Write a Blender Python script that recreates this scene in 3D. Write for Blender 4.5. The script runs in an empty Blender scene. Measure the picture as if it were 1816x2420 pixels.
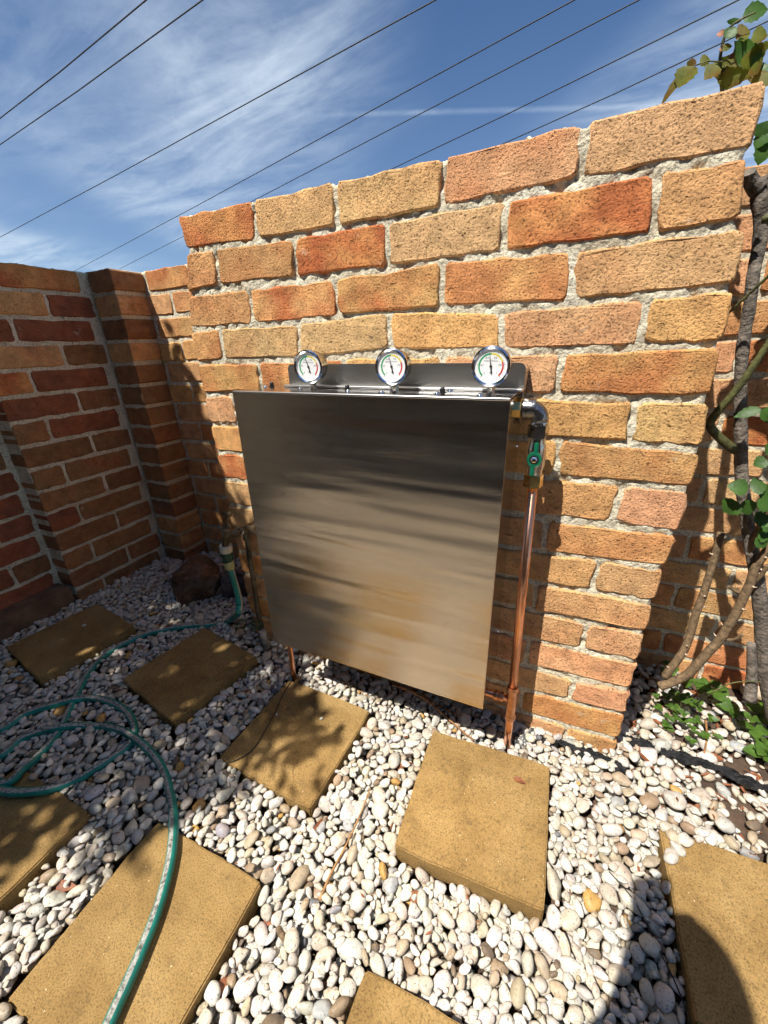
import bpy, bmesh, math, random
import numpy as np
from mathutils import Vector, Matrix, Euler

R = math.radians
sc = bpy.context.scene
COL = sc.collection

# ------------------------------------------------------------------ camera, world, sun, exposure
CW = np.array([0.395676639382812, 0.427866328353349, 0.0386976746320362])
CC = np.array([-0.20542034945356338, -0.9048008706276826, 1.0156024910623125])
FPX = 960.0                                   # focal length in pixels of the 1816 x 2420 photograph
def _rot(w):
    th = np.linalg.norm(w); k = w/th
    K = np.array([[0, -k[2], k[1]], [k[2], 0, -k[0]], [-k[1], k[0], 0]])
    return np.eye(3) + math.sin(th)*K + (1-math.cos(th))*K@K
CR = _rot(CW) @ np.array([[1, 0, 0], [0, 0, -1], [0, 1, 0.]])
cam_d = bpy.data.cameras.new('camera'); cam = bpy.data.objects.new('camera', cam_d); COL.objects.link(cam)
cam_d.sensor_fit = 'HORIZONTAL'; cam_d.sensor_width = 36.0; cam_d.lens = FPX/1816*36
cam_d.clip_start = 0.01; cam_d.clip_end = 2000
m = Matrix.Identity(4)
for i in range(3):
    m[i][0] = CR[0][i]; m[i][1] = -CR[1][i]; m[i][2] = -CR[2][i]; m[i][3] = CC[i]
cam.matrix_world = m
sc.camera = cam

SUN_DIR = Vector((0.46, 1.0, -1.90)).normalized()      # the way the light travels
SUN_EL = math.asin(-SUN_DIR.z); SUN_ROT = math.atan2(-SUN_DIR.x, -SUN_DIR.y)
SX, SY = 0.46/1.90, 1.0/1.90                            # shadow offset per metre of height
world = bpy.data.worlds.new('World'); sc.world = world; world.use_nodes = True
sun_d = bpy.data.lights.new('sun', 'SUN'); sun = bpy.data.objects.new('sun', sun_d); COL.objects.link(sun)
sun_d.energy = 5.0; sun_d.angle = R(0.53); sun_d.color = (1.0, 0.95, 0.87)
sun.rotation_euler = SUN_DIR.to_track_quat('-Z', 'Y').to_euler(); sun.location = (-3, -5, 8)
SKY_STRENGTH = 0.053
sc.view_settings.view_transform = 'Standard'; sc.view_settings.look = 'None'
sc.view_settings.exposure = 0.60; sc.view_settings.gamma = 1.0; sc.view_settings.use_curve_mapping = False
sc.render.engine = 'CYCLES'
sc.cycles.use_denoising = True
sc.cycles.use_adaptive_sampling = True; sc.cycles.adaptive_threshold = 0.03; sc.cycles.adaptive_min_samples = 12
sc.cycles.max_bounces = 6; sc.cycles.diffuse_bounces = 2; sc.cycles.glossy_bounces = 4
sc.cycles.transmission_bounces = 4; sc.cycles.transparent_max_bounces = 6
sc.cycles.blur_glossy = 0.4; sc.cycles.sample_clamp_indirect = 6.0
sc.cycles.caustics_reflective = True; sc.cycles.caustics_refractive = False

# ------------------------------------------------------------------ helpers
def ray(px):
    return np.array([(px[0]-908)/FPX, (px[1]-1210)/FPX, 1.0]) @ CR
def at(px, py, axis, val):
    """point seen at photograph pixel (px, py) that lies on the plane axis = val"""
    d = ray((px, py)); t = (val-CC[axis])/d[axis]
    return Vector(CC + d*t)
def project(X):
    Y = (np.atleast_2d(X)-CC) @ CR.T
    return np.column_stack([908+FPX*Y[:, 0]/Y[:, 2], 1210+FPX*Y[:, 1]/Y[:, 2], Y[:, 2]])

def tag(o, label=None, cat=None, group=None, kind=None):
    if label: o['label'] = label
    if cat: o['category'] = cat
    if group: o['group'] = group
    if kind: o['kind'] = kind
    return o
def link(name, me, mat=None, parent=None):
    o = bpy.data.objects.new(name, me); COL.objects.link(o)
    if mat is not None and me is not None and len(me.materials) == 0: me.materials.append(mat)
    if parent is not None: o.parent = parent
    return o
def empty(name, loc=(0, 0, 0), rot=(0, 0, 0)):
    o = bpy.data.objects.new(name, None); COL.objects.link(o); o.location = loc; o.rotation_euler = rot
    o.empty_display_size = 0.05
    return o
def mesh_from(name, verts, faces, smooth=False):
    me = bpy.data.meshes.new(name); me.from_pydata([tuple(v) for v in verts], [], faces); me.update()
    if smooth: me.polygons.foreach_set('use_smooth', [True]*len(me.polygons))
    return me
def bm_mesh(name, bm, smooth=False):
    me = bpy.data.meshes.new(name); bm.to_mesh(me); bm.free()
    if smooth: me.polygons.foreach_set('use_smooth', [True]*len(me.polygons))
    return me
def box_bm(lo, hi, bevel=0.0, seg=2, bm=None):
    b = bmesh.new(); bmesh.ops.create_cube(b, size=1.0)
    lo = Vector(lo); hi = Vector(hi); c = (lo+hi)/2; s = hi-lo
    for v in b.verts: v.co = Vector((c.x+v.co.x*s.x, c.y+v.co.y*s.y, c.z+v.co.z*s.z))
    if bevel > 0:
        bmesh.ops.bevel(b, geom=list(b.edges), offset=bevel, segments=seg, affect='EDGES', profile=0.6)
    if bm is None: return b
    me = bpy.data.meshes.new('tmp'); b.to_mesh(me); b.free(); bm.from_mesh(me); bpy.data.meshes.remove(me)
    return bm
def frame_of(t, up=Vector((0, 0, 1))):
    t = t.normalized()
    if abs(t.dot(up)) > 0.95: up = Vector((0, 1, 0))
    n = (up - t*up.dot(t)).normalized(); b = t.cross(n)
    return n, b
def tube(pts, radii, seg=10, caps=True, name='tube', uv=False, roll=0.0, upright=0):
    """tapered tube through points; parallel-transported frames"""
    pts = [Vector(p) for p in pts]; n = len(pts)
    if not hasattr(radii, '__len__'): radii = [radii]*n
    tang = [(pts[min(i+1, n-1)]-pts[max(i-1, 0)]).normalized() for i in range(n)]
    nn, bb = frame_of(tang[0]); V = []; F = []
    for i in range(n):
        if i and not upright:
            nn = (nn - tang[i]*nn.dot(tang[i])).normalized(); bb = tang[i].cross(nn)
        if upright:
            ref = Vector((.9, .45, .35)) if i < upright else Vector((.12*math.sin(i*.07), -.25, 1))
            nn = (ref-tang[i]*ref.dot(tang[i])).normalized(); bb = tang[i].cross(nn)
        for k in range(seg):
            a = 2*math.pi*k/seg + roll
            V.append(pts[i] + (nn*math.cos(a)+bb*math.sin(a))*radii[i])
    for i in range(n-1):
        for k in range(seg):
            k2 = (k+1) % seg
            F.append((i*seg+k, i*seg+k2, (i+1)*seg+k2, (i+1)*seg+k))
    if caps:
        F.append(tuple(range(seg-1, -1, -1))); F.append(tuple((n-1)*seg+k for k in range(seg)))
    me = mesh_from(name, V, F)
    me.polygons.foreach_set('use_smooth', [len(p.vertices) == 4 for p in me.polygons])
    if uv:
        L = [0.0]
        for i in range(1, n): L.append(L[-1]+(pts[i]-pts[i-1]).length)
        lay = me.uv_layers.new(name='UVMap')
        for p in me.polygons:
            if len(p.vertices) != 4: continue
            for li in p.loop_indices:
                vi = me.loops[li].vertex_index; i, k = divmod(vi, seg)
                u = k/seg
                if k == 0 and max(me.loops[l].vertex_index % seg for l in p.loop_indices) == seg-1: u = 1.0
                lay.data[li].uv = (u, L[i])
    return me
def lathe(profile, seg=24, axis='Z', name='lathe', smooth=True, angle0=0.0):
    """profile [(r, h)] turned about an axis; r = 0 closes"""
    V = []; F = []; idx = []
    for r, h in profile:
        if r <= 1e-6:
            idx.append([len(V)]); V.append((0, 0, h))
        else:
            row = []
            for k in range(seg):
                a = angle0+2*math.pi*k/seg; row.append(len(V)); V.append((r*math.cos(a), r*math.sin(a), h))
            idx.append(row)
    for a, b in zip(idx[:-1], idx[1:]):
        for k in range(seg):
            k2 = (k+1) % seg
            if len(a) == 1 and len(b) == 1: continue
            if len(a) == 1: F.append((a[0], b[k2], b[k]))
            elif len(b) == 1: F.append((a[k], a[k2], b[0]))
            else: F.append((a[k], a[k2], b[k2], b[k]))
    if axis == 'Y': V = [(x, -z, y) for x, y, z in V]        # height runs to -y
    if axis == 'X': V = [(z, y, -x) for x, y, z in V]
    me = mesh_from(name, V, F)
    bm = bmesh.new(); bm.from_mesh(me); bmesh.ops.recalc_face_normals(bm, faces=bm.faces)
    if smooth:
        for e in bm.edges:
            if len(e.link_faces) == 2 and e.calc_face_angle() > R(38): e.smooth = False
        for f in bm.faces: f.smooth = True
    bm.to_mesh(me); bm.free()
    return me
def bez(points, n=8):
    """Catmull-Rom resampling of control points"""
    P = [Vector(p) for p in points]; out = []
    for i in range(len(P)-1):
        p0 = P[max(i-1, 0)]; p1 = P[i]; p2 = P[i+1]; p3 = P[min(i+2, len(P)-1)]
        for k in range(n):
            t = k/n
            out.append(0.5*((2*p1)+(p2-p0)*t+(2*p0-5*p1+4*p2-p3)*t*t+(3*p1-p0-3*p2+p3)*t**3))
    out.append(P[-1]); return out

# ------------------------------------------------------------------ materials
class NT:
    def __init__(self, name):
        self.m = bpy.data.materials.new(name); self.m.use_nodes = True
        self.t = self.m.node_tree; self.t.nodes.clear()
        self.out = self.n('ShaderNodeOutputMaterial'); self.p = self.n('ShaderNodeBsdfPrincipled')
        self.l(self.p, 0, self.out, 0)
    def n(self, ty, **kw):
        x = self.t.nodes.new(ty)
        for k, v in kw.items(): setattr(x, k, v)
        return x
    def l(self, a, ao, b, bi): self.t.links.new(a.outputs[ao], b.inputs[bi])
    def set(self, **kw):
        for k, v in kw.items():
            self.p.inputs[k.replace('_', ' ')].default_value = v
    def coord(self, kind='Object', rnd=False, scale=None):
        tc = self.n('ShaderNodeTexCoord'); src = (tc, kind)
        if kind == 'World': g = self.n('ShaderNodeNewGeometry'); src = (g, 'Position')
        if rnd:
            oi = self.n('ShaderNodeObjectInfo'); mu = self.n('ShaderNodeMath', operation='MULTIPLY'); mu.inputs[1].default_value = 37.0
            self.l(oi, 'Random', mu, 0); ad = self.n('ShaderNodeVectorMath', operation='ADD')
            self.l(*src, ad, 0); self.l(mu, 0, ad, 1); src = (ad, 0)
        if scale:
            mp = self.n('ShaderNodeVectorMath', operation='MULTIPLY'); mp.inputs[1].default_value = scale
            self.l(*src, mp, 0); src = (mp, 0)
        return src
    def noise(self, src, scale, detail=3, rough=0.55, dist=0.0):
        x = self.n('ShaderNodeTexNoise'); x.inputs['Scale'].default_value = scale; x.inputs['Detail'].default_value = detail
        x.inputs['Roughness'].default_value = rough; x.inputs['Distortion'].default_value = dist
        if src: self.l(*src, x, 'Vector')
        return x
    def voro(self, src, scale, feature='F1', rnd=1.0):
        x = self.n('ShaderNodeTexVoronoi', feature=feature); x.inputs['Scale'].default_value = scale
        x.inputs['Randomness'].default_value = rnd
        if src: self.l(*src, x, 'Vector')
        return x
    def ramp(self, a, ao, stops):
        x = self.n('ShaderNodeValToRGB'); e = x.color_ramp.elements
        while len(e) > 1: e.remove(e[-1])
        for i, (p, c) in enumerate(stops):
            if not hasattr(c, '__len__'): c = (c, c, c)
            el = e[0] if i == 0 else e.new(p)
            el.position = p; el.color = (*c[:3], 1)
        self.l(a, ao, x, 0); return x
    def mix(self, fac, a, b, blend='MIX'):
        x = self.n('ShaderNodeMix', data_type='RGBA', blend_type=blend)
        for val, i in ((fac, 0), (a, 6), (b, 7)):
            if isinstance(val, tuple) and hasattr(val[0], 'outputs'): self.t.links.new(val[0].outputs[val[1]], x.inputs[i])
            elif i == 0: x.inputs[0].default_value = val
            else: x.inputs[i].default_value = (*val[:3], 1)
        return (x, 2)
    def math(self, op, a, b=0.0, clamp=False):
        x = self.n('ShaderNodeMath', operation=op); x.use_clamp = clamp
        for i, v in ((0, a), (1, b)):
            if isinstance(v, tuple): self.t.links.new(v[0].outputs[v[1]], x.inputs[i])
            else: x.inputs[i].default_value = v
        return (x, 0)
    def color(self, s): self.t.links.new(s[0].outputs[s[1]], self.p.inputs['Base Color'])
    def rough(self, s): self.t.links.new(s[0].outputs[s[1]], self.p.inputs['Roughness'])
    def bump(self, s, dist=0.002, strength=1.0, prev=None):
        x = self.n('ShaderNodeBump'); x.inputs['Distance'].default_value = dist; x.inputs['Strength'].default_value = strength
        self.t.links.new(s[0].outputs[s[1]], x.inputs['Height'])
        if prev: self.l(prev, 0, x, 'Normal')
        self.l(x, 0, self.p, 'Normal'); return x

def simple(name, col, rough=0.5, metal=0.0, noise=0.0, nscale=40, bump=0.0, bscale=150, spec=0.5):
    t = NT(name); t.set(Roughness=rough, Metallic=metal, Base_Color=(*col, 1))
    t.p.inputs['Specular IOR Level'].default_value = spec
    c = t.coord('Object')
    if noise:
        nz = t.noise(c, nscale, 4)
        r = t.ramp(nz, 0, [(0.3, tuple(x*(1-noise) for x in col)), (0.7, tuple(min(1, x*(1+noise)) for x in col))]); t.color((r, 0))
    if bump:
        nb = t.noise(c, bscale, 4); t.bump((nb, 0), bump)
    return t.m

def mat_brick():
    t = NT('brick'); t.set(Roughness=0.93); t.p.inputs['Specular IOR Level'].default_value = 0.12
    c = t.coord('Object', rnd=True); oi = t.n('ShaderNodeObjectInfo')
    big = t.noise(c, 9, 2, 0.5)
    rf = t.ramp(big, 0, [(0.38, 0.0), (0.60, 1.0)])
    fl = t.math('MULTIPLY', (rf, 0), (oi, 'Alpha'))
    red = t.mix(fl, (oi, 'Color'), (0.51, 0.155, 0.06))
    yl = t.noise(c, 13, 3, 0.6); red = t.mix((t.ramp(yl, 0, [(0.5, 0.0), (0.7, 0.45)]), 0), red, t.mix(1.0, red, (1.06, 1.05, 0.95), 'MULTIPLY'))
    mid = t.noise(c, 30, 3, 0.65)
    a = t.mix(1.0, red, (t.ramp(mid, 0, [(0.28, 0.66), (0.70, 1.16)]), 0), 'MULTIPLY')
    # crumbly face: grains with small dark pits between them
    g1 = t.noise(c, 265, 3, 0.72); g2 = t.voro(c, 150)
    fis = t.noise(t.coord('Object', rnd=True, scale=(0.7, 1.3, 1.0)), 95, 2, 0.65, 0.3)
    gr = t.ramp(g1, 0, [(0.30, 0.0), (0.42, 0.75), (0.72, 1.0)])
    a = t.mix(1.0, a, (t.ramp(g1, 0, [(0.30, 0.30), (0.395, 0.97), (0.75, 1.14)]), 0), 'MULTIPLY')
    a = t.mix((t.ramp(fis, 0, [(0.27, 0.7), (0.33, 0.0)]), 0), a, (0.10, 0.05, 0.022))
    sm = t.noise(c, 17, 4, 0.7); a = t.mix((t.ramp(sm, 0, [(0.66, 0.0), (0.74, 0.45)]), 0), a, (0.68, 0.58, 0.42))
    soot = t.noise(c, 21, 4, 0.75); a = t.mix((t.ramp(soot, 0, [(0.62, 0.0), (0.78, 0.5)]), 0), a, (0.10, 0.065, 0.04))
    sp = t.voro(c, 48); spm = t.math('MULTIPLY', (t.ramp(sp, 0, [(0.06, 1.0), (0.12, 0.0)]), 0), (t.ramp(soot, 0, [(0.52, 0.0), (0.58, 0.9)]), 0))
    a = t.mix(spm, a, (0.04, 0.028, 0.02))
    t.color(a)
    h = t.math('ADD', (gr, 0), t.math('MULTIPLY', (g2, 0), 0.25)); h = t.math('ADD', h, t.math('MULTIPLY', (mid, 0), 0.45)); h = t.math('ADD', h, (t.ramp(fis, 0, [(0.26, 0.0), (0.34, 0.8)]), 0))
    t.bump(h, 0.0034, 1.0)
    return t.m
def mat_mortar():
    t = NT('mortar'); t.set(Roughness=0.95); t.p.inputs['Specular IOR Level'].default_value = 0.1
    c = t.coord('World')
    n1 = t.noise(c, 14, 4); n2 = t.noise(c, 160, 4, 0.65)
    a = t.ramp(n1, 0, [(0.3, (0.56, 0.48, 0.34)), (0.55, (0.72, 0.66, 0.50)), (0.75, (0.78, 0.74, 0.61))])
    f = t.ramp(n2, 0, [(0.32, 0.45), (0.52, 1.0), (0.8, 1.12)])
    a = t.mix(1.0, (a, 0), (f, 0), 'MULTIPLY')
    st = t.noise(c, 30, 4, 0.7); a = t.mix((t.ramp(st, 0, [(0.62, 0.0), (0.72, 0.7)]), 0), a, (0.10, 0.09, 0.07))
    t.color(a)
    h = t.math('ADD', (n2, 0), t.math('MULTIPLY', (t.noise(c, 60, 3), 0), 1.2)); t.bump(h, 0.005, 1.0)
    return t.m
def mat_paver():
    t = NT('sandy_concrete'); t.set(Roughness=0.88); t.p.inputs['Specular IOR Level'].default_value = 0.2
    c = t.coord('Object', rnd=True)
    n1 = t.noise(c, 9, 5, 0.6); n2 = t.noise(c, 330, 3, 0.6); n3 = t.noise(c, 34, 5, 0.7)
    a = t.ramp(n1, 0, [(0.28, (0.215, 0.130, 0.046)), (0.5, (0.300, 0.188, 0.068)), (0.75, (0.375, 0.245, 0.098))])
    a = t.mix(1.0, (a, 0), (t.ramp(n2, 0, [(0.30, 0.42), (0.48, 1.0), (0.75, 1.25)]), 0), 'MULTIPLY')
    a = t.mix((t.ramp(n3, 0, [(0.55, 0.0), (0.74, 0.62)]), 0), a, (0.11, 0.07, 0.034))
    n4 = t.noise(c, 5, 5, 0.7, 0.4); a = t.mix((t.ramp(n4, 0, [(0.50, 0.0), (0.70, 0.5)]), 0), a, t.mix(1.0, a, (0.50, 0.46, 0.42), 'MULTIPLY'))
    v = t.voro(c, 60); vf = t.ramp(v, 0, [(0.045, 1.0), (0.08, 0.0)])
    vn = t.noise(c, 43, 0); vm = t.math('MULTIPLY', (vf, 0), (t.ramp(vn, 0, [(0.53, 0.0), (0.56, 0.85)]), 0))
    a = t.mix(vm, a, (0.80, 0.68, 0.44))
    v2 = t.voro(c, 85); vf2 = t.ramp(v2, 0, [(0.06, 1.0), (0.10, 0.0)])
    vm2 = t.math('MULTIPLY', (vf2, 0), (t.ramp(t.noise(c, 31, 0), 0, [(0.50, 0.0), (0.56, 0.8)]), 0))
    a = t.mix(vm2, a, (0.10, 0.06, 0.025))
    t.color(a)
    h = t.math('ADD', (n2, 0), t.math('MULTIPLY', (t.noise(c, 120, 4), 0), 0.8)); t.bump(h, 0.0016, 1.0)
    return t.m
def mat_pebble(attr):
    t = NT('pebble_'+('mass' if attr else 'single')); t.set(Roughness=0.5); t.p.inputs['Specular IOR Level'].default_value = 0.35
    if attr:
        at_ = t.n('ShaderNodeAttribute'); at_.attribute_name = 'Col'; col = (at_, 0); c = t.coord('World')
    else:
        oi = t.n('ShaderNodeObjectInfo'); col = (oi, 'Color'); c = t.coord('World')
    n1 = t.noise(c, 90, 4, 0.65); n2 = t.noise(c, 260, 3, 0.6)
    a = t.mix(1.0, col, (t.ramp(n1, 0, [(0.3, 0.80), (0.6, 1.04)]), 0), 'MULTIPLY')
    n3 = t.noise(c, 55, 4, 0.6)
    a = t.mix((t.ramp(n3, 0, [(0.48, 0.0), (0.72, 0.50)]), 0), a, (0.36, 0.25, 0.13))
    a = t.mix((t.ramp(n2, 0, [(0.60, 0.0), (0.67, 0.8)]), 0), a, (0.09, 0.065, 0.04))
    t.color(a); t.rough((t.ramp(n1, 0, [(0.3, 0.35), (0.7, 0.7)]), 0))
    t.bump((n1, 0), 0.0015, 0.7)
    return t.m
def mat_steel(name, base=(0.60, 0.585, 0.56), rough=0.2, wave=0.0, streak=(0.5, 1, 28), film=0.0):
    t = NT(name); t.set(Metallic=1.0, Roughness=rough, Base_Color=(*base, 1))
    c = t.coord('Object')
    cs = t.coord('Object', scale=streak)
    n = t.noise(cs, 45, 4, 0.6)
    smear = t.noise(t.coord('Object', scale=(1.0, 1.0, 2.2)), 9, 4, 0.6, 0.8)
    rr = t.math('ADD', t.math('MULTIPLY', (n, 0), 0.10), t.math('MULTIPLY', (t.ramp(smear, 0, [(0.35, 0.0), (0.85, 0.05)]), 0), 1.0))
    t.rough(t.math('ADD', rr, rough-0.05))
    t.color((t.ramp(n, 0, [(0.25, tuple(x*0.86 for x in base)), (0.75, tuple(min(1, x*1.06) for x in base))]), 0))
    b = None
    if wave:
        w1 = t.noise(t.coord('Object', scale=(0.6, 1.0, 7.0)), 2.4, 1, 0.4, 0.35)
        b = t.bump((w1, 0), wave, 1.0)
    b = t.bump((n, 0), 0.00012, 1.0, b)
    return t.m

M = {}
M['brick'] = mat_brick(); M['mortar'] = mat_mortar(); M['paver'] = mat_paver()
M['peb'] = mat_pebble(False); M['pebmass'] = mat_pebble(True)
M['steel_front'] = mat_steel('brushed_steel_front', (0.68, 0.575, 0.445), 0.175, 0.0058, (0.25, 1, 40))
M['steel'] = mat_steel('brushed_steel', (0.60, 0.585, 0.56), 0.13, 0.0)
M['steel_edge'] = simple('polished_edge', (0.75, 0.74, 0.72), 0.30, 1.0)
M['steel_plate'] = mat_steel('satin_steel', (0.44, 0.425, 0.40), 0.31, 0.0)
M['steel_side'] = mat_steel('mirror_steel', (0.58, 0.565, 0.54), 0.06, 0.0)
M['chrome'] = simple('chrome', (0.75, 0.75, 0.76), 0.09, 1.0)
M['nickel'] = simple('nickel_plate', (0.55, 0.52, 0.46), 0.18, 1.0, 0.15, 60)
M['brass'] = simple('brass', (0.62, 0.45, 0.18), 0.24, 1.0, 0.25, 50)
M['iron'] = simple('dark_plated_elbow', (0.30, 0.29, 0.28), 0.27, 1.0, 0.3, 60, 0.001, 120)
M['copper'] = simple('copper', (0.80, 0.40, 0.24), 0.26, 1.0, 0.12, 18)
M['copper_dull'] = simple('tarnished_copper', (0.60, 0.30, 0.17), 0.34, 1.0, 0.4, 60)
M['black'] = simple('black_plastic', (0.012, 0.012, 0.013), 0.35)
M['rubber'] = simple('black_rubber_gap', (0.01, 0.01, 0.01), 0.8)
M['green_handle'] = simple('green_vinyl', (0.004, 0.13, 0.065), 0.35, 0.0, 0.15, 80)
M['dial'] = simple('dial_white', (0.82, 0.83, 0.82), 0.35)
M['ink'] = simple('dial_ink', (0.012, 0.012, 0.015), 0.5)
M['dial_green'] = simple('dial_green', (0.01, 0.30, 0.10), 0.5)
M['dial_yellow'] = simple('dial_yellow', (0.75, 0.62, 0.06), 0.5)
M['dial_red'] = simple('dial_red', (0.55, 0.03, 0.02), 0.5)
t = NT('gauge_glass'); t.set(Roughness=0.02, IOR=1.05, Base_Color=(1, 1, 1, 1)); t.p.inputs['Transmission Weight'].default_value = 1.0
t.t.nodes.remove(t.p); tr = t.n('ShaderNodeBsdfTransparent'); gl = t.n('ShaderNodeBsdfGlossy'); gl.inputs['Roughness'].default_value = 0.03
lw = t.n('ShaderNodeLayerWeight'); lw.inputs['Blend'].default_value = 0.5; mx = t.n('ShaderNodeMixShader')
fw = t.math('ADD', t.math('MULTIPLY', t.math('POWER', (lw, 1), 4.0), 0.7), 0.035); t.l(*fw, mx, 0); t.l(tr, 0, mx, 1); t.l(gl, 0, mx, 2); t.l(mx, 0, t.out, 0); M['glass'] = t.m
M['verdigris'] = simple('verdigris_pipe', (0.085, 0.075, 0.05), 0.6, 0.35, 0.6, 30, 0.001, 120)
M['tap_brass'] = simple('old_tap_brass', (0.16, 0.12, 0.075), 0.5, 0.7, 0.45, 60, 0.001, 150)
M['ptfe'] = simple('white_thread_tape', (0.75, 0.75, 0.72), 0.5)
M['pvc'] = simple('grey_pvc', (0.30, 0.27, 0.23), 0.6, 0, 0.3, 40)
M['conn_cream'] = simple('cream_plastic', (0.48, 0.45, 0.36), 0.5, 0, 0.25, 60)
M['conn_green'] = simple('dark_green_plastic', (0.012, 0.055, 0.035), 0.4, 0, 0.2, 60)
M['conn_yellow'] = simple('yellow_green_plastic', (0.35, 0.36, 0.16), 0.45, 0, 0.2, 60)
M['rock'] = None
M['wire'] = simple('power_cable', (0.02, 0.022, 0.026), 0.6)
M['bark'] = simple('grey_bark', (0.15, 0.125, 0.10), 0.9, 0, 0.65, 60, 0.006, 130)
M['cane'] = simple('brown_cane', (0.16, 0.105, 0.055), 0.8, 0, 0.55, 110, 0.002, 180)
M['cane_green'] = simple('green_cane', (0.085, 0.085, 0.025), 0.65, 0, 0.55, 70, 0.002, 160)
M['thorn'] = simple('pale_thorn', (0.55, 0.42, 0.30), 0.5)
M['stick'] = simple('dry_stick', (0.33, 0.17, 0.065), 0.75, 0, 0.45, 90, 0.001, 200)
M['barkstrip'] = simple('bark_strip', (0.30, 0.14, 0.05), 0.7, 0, 0.5, 60, 0.002, 150)
M['deadleaf'] = simple('dead_leaf', (0.22, 0.075, 0.028), 0.6, 0, 0.45, 90, 0.001, 160)
M['fabric'] = simple('woven_weed_mat', (0.008, 0.008, 0.009), 0.5, 0, 0.4, 300, 0.002, 420, 0.3)
M['plastic_film'] = simple('dusty_film', (0.10, 0.10, 0.10), 0.25, 0, 0.4, 90, 0.004, 120, 0.7)

def mat_leaf(name, col, edge=None, trans=0.35, rough=0.46):
    t = NT(name); t.set(Roughness=rough); t.p.inputs['Specular IOR Level'].default_value = 0.32
    c = t.coord('World'); n = t.noise(c, 45, 3)
    a = t.ramp(n, 0, [(0.3, tuple(x*0.7 for x in col)), (0.7, tuple(x*1.3 for x in col))])
    a = (a, 0)
    if edge:
        n2 = t.noise(c, 28, 2); a = t.mix((t.ramp(n2, 0, [(0.45, 0.0), (0.65, 0.8)]), 0), a, edge)
    t.color(a)
    tl = t.n('ShaderNodeBsdfTranslucent'); t.t.links.new(a[0].outputs[a[1]], tl.inputs[0])
    mx = t.n('ShaderNodeMixShader'); mx.inputs[0].default_value = trans
    t.l(t.p, 0, mx, 1); t.l(tl, 0, mx, 2); t.l(mx, 0, t.out, 0)
    t.bump((t.noise(c, 160, 2), 0), 0.001, 0.5)
    return t.m
M['leaf_rose'] = mat_leaf('rose_leaf', (0.055, 0.125, 0.022))
M['leaf_young'] = mat_leaf('young_rose_leaf', (0.17, 0.19, 0.02), (0.19, 0.09, 0.02), 0.6, 0.55)
M['leaf_ground'] = mat_leaf('ground_leaf', (0.075, 0.15, 0.022))
M['leaf_tree'] = mat_leaf('tree_leaf', (0.05, 0.095, 0.02), None, 0.25, 0.5)

def mat_hose():
    t = NT('striped_hose'); t.set(Roughness=0.38)
    uv = t.n('ShaderNodeUVMap'); se = t.n('ShaderNodeSeparateXYZ'); t.l(uv, 0, se, 0)
    d = t.math('ABSOLUTE', t.math('SUBTRACT', (se, 0), 0.5))
    stripe = t.math('LESS_THAN', d, 0.075)
    blue = t.math('GREATER_THAN', d, 0.36)
    c = t.coord('World'); n = t.noise(c, 170, 4, 0.7); n0 = t.noise(c, 25, 2)
    teal = t.ramp(n0, 0, [(0.3, (0.008, 0.13, 0.10)), (0.7, (0.014, 0.25, 0.195))])
    a = t.mix(blue, (teal, 0), (0.006, 0.13, 0.23))
    white = t.ramp(n, 0, [(0.38, (0.08, 0.075, 0.06)), (0.52, (0.34, 0.34, 0.30)), (0.7, (0.50, 0.50, 0.46))])
    a = t.mix(stripe, a, (white, 0))
    a = t.mix((t.ramp(t.noise(c, 60, 4, 0.7), 0, [(0.6, 0.0), (0.75, 0.6)]), 0), a, (0.05, 0.045, 0.03))
    t.color(a); t.bump((n, 0), 0.0006, 0.6)
    return t.m
M['hose'] = mat_hose()
def mat_rock(name, c0, c1, c2):
    t = NT(name); t.set(Roughness=0.9)
    c = t.coord('Object'); n = t.noise(c, 13, 5, 0.65); n2 = t.noise(c, 70, 4, 0.65)
    a = t.ramp(n, 0, [(0.32, c0), (0.5, c1), (0.68, c2)])
    a = t.mix(1.0, (a, 0), (t.ramp(n2, 0, [(0.3, 0.6), (0.7, 1.2)]), 0), 'MULTIPLY'); t.color(a)
    t.bump(t.math('ADD', (n, 0), t.math('MULTIPLY', (n2, 0), 0.4)), 0.02, 1.0); return t.m
M['rock'] = mat_rock('brown_rock', (0.05, 0.03, 0.02), (0.17, 0.085, 0.04), (0.26, 0.20, 0.15))
M['rock2'] = mat_rock('grey_rock', (0.06, 0.045, 0.045), (0.13, 0.095, 0.085), (0.20, 0.16, 0.14))
def mat_ground():
    t = NT('soil_and_gravel'); t.set(Roughness=0.9)
    c = t.coord('World'); n = t.noise(c, 20, 5, 0.65); n2 = t.noise(c, 240, 3)
    soil = t.ramp(n, 0, [(0.3, (0.03, 0.02, 0.014)), (0.5, (0.075, 0.047, 0.03)), (0.72, (0.13, 0.08, 0.05))])
    v = t.voro(c, 42); hsv = t.ramp(v, 'Color', [(0.0, (0.60, 0.56, 0.49)), (0.6, (0.52, 0.45, 0.36)), (1.0, (0.66, 0.63, 0.58))])
    gap = t.ramp(v, 0, [(0.40, 1.0), (0.62, 0.12)])
    gr = t.mix(1.0, (hsv, 0), (gap, 0), 'MULTIPLY')
    # loose gravel goes on outside the modelled patch
    sx = t.n('ShaderNodeSeparateXYZ'); g = t.n('ShaderNodeNewGeometry'); t.l(g, 'Position', sx, 0)
    far = t.math('LESS_THAN', (sx, 1), -1.02)
    a = t.mix(far, (soil, 0), gr)
    t.color(a)
    h = t.math('ADD', (n2, 0), t.math('MULTIPLY', (t.ramp(v, 0, [(0.0, 1.0), (0.7, 0.0)]), 0), t.math('MULTIPLY', far, 3.0)))
    t.bump(h, 0.004, 1.0); return t.m
M['ground'] = mat_ground()

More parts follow.
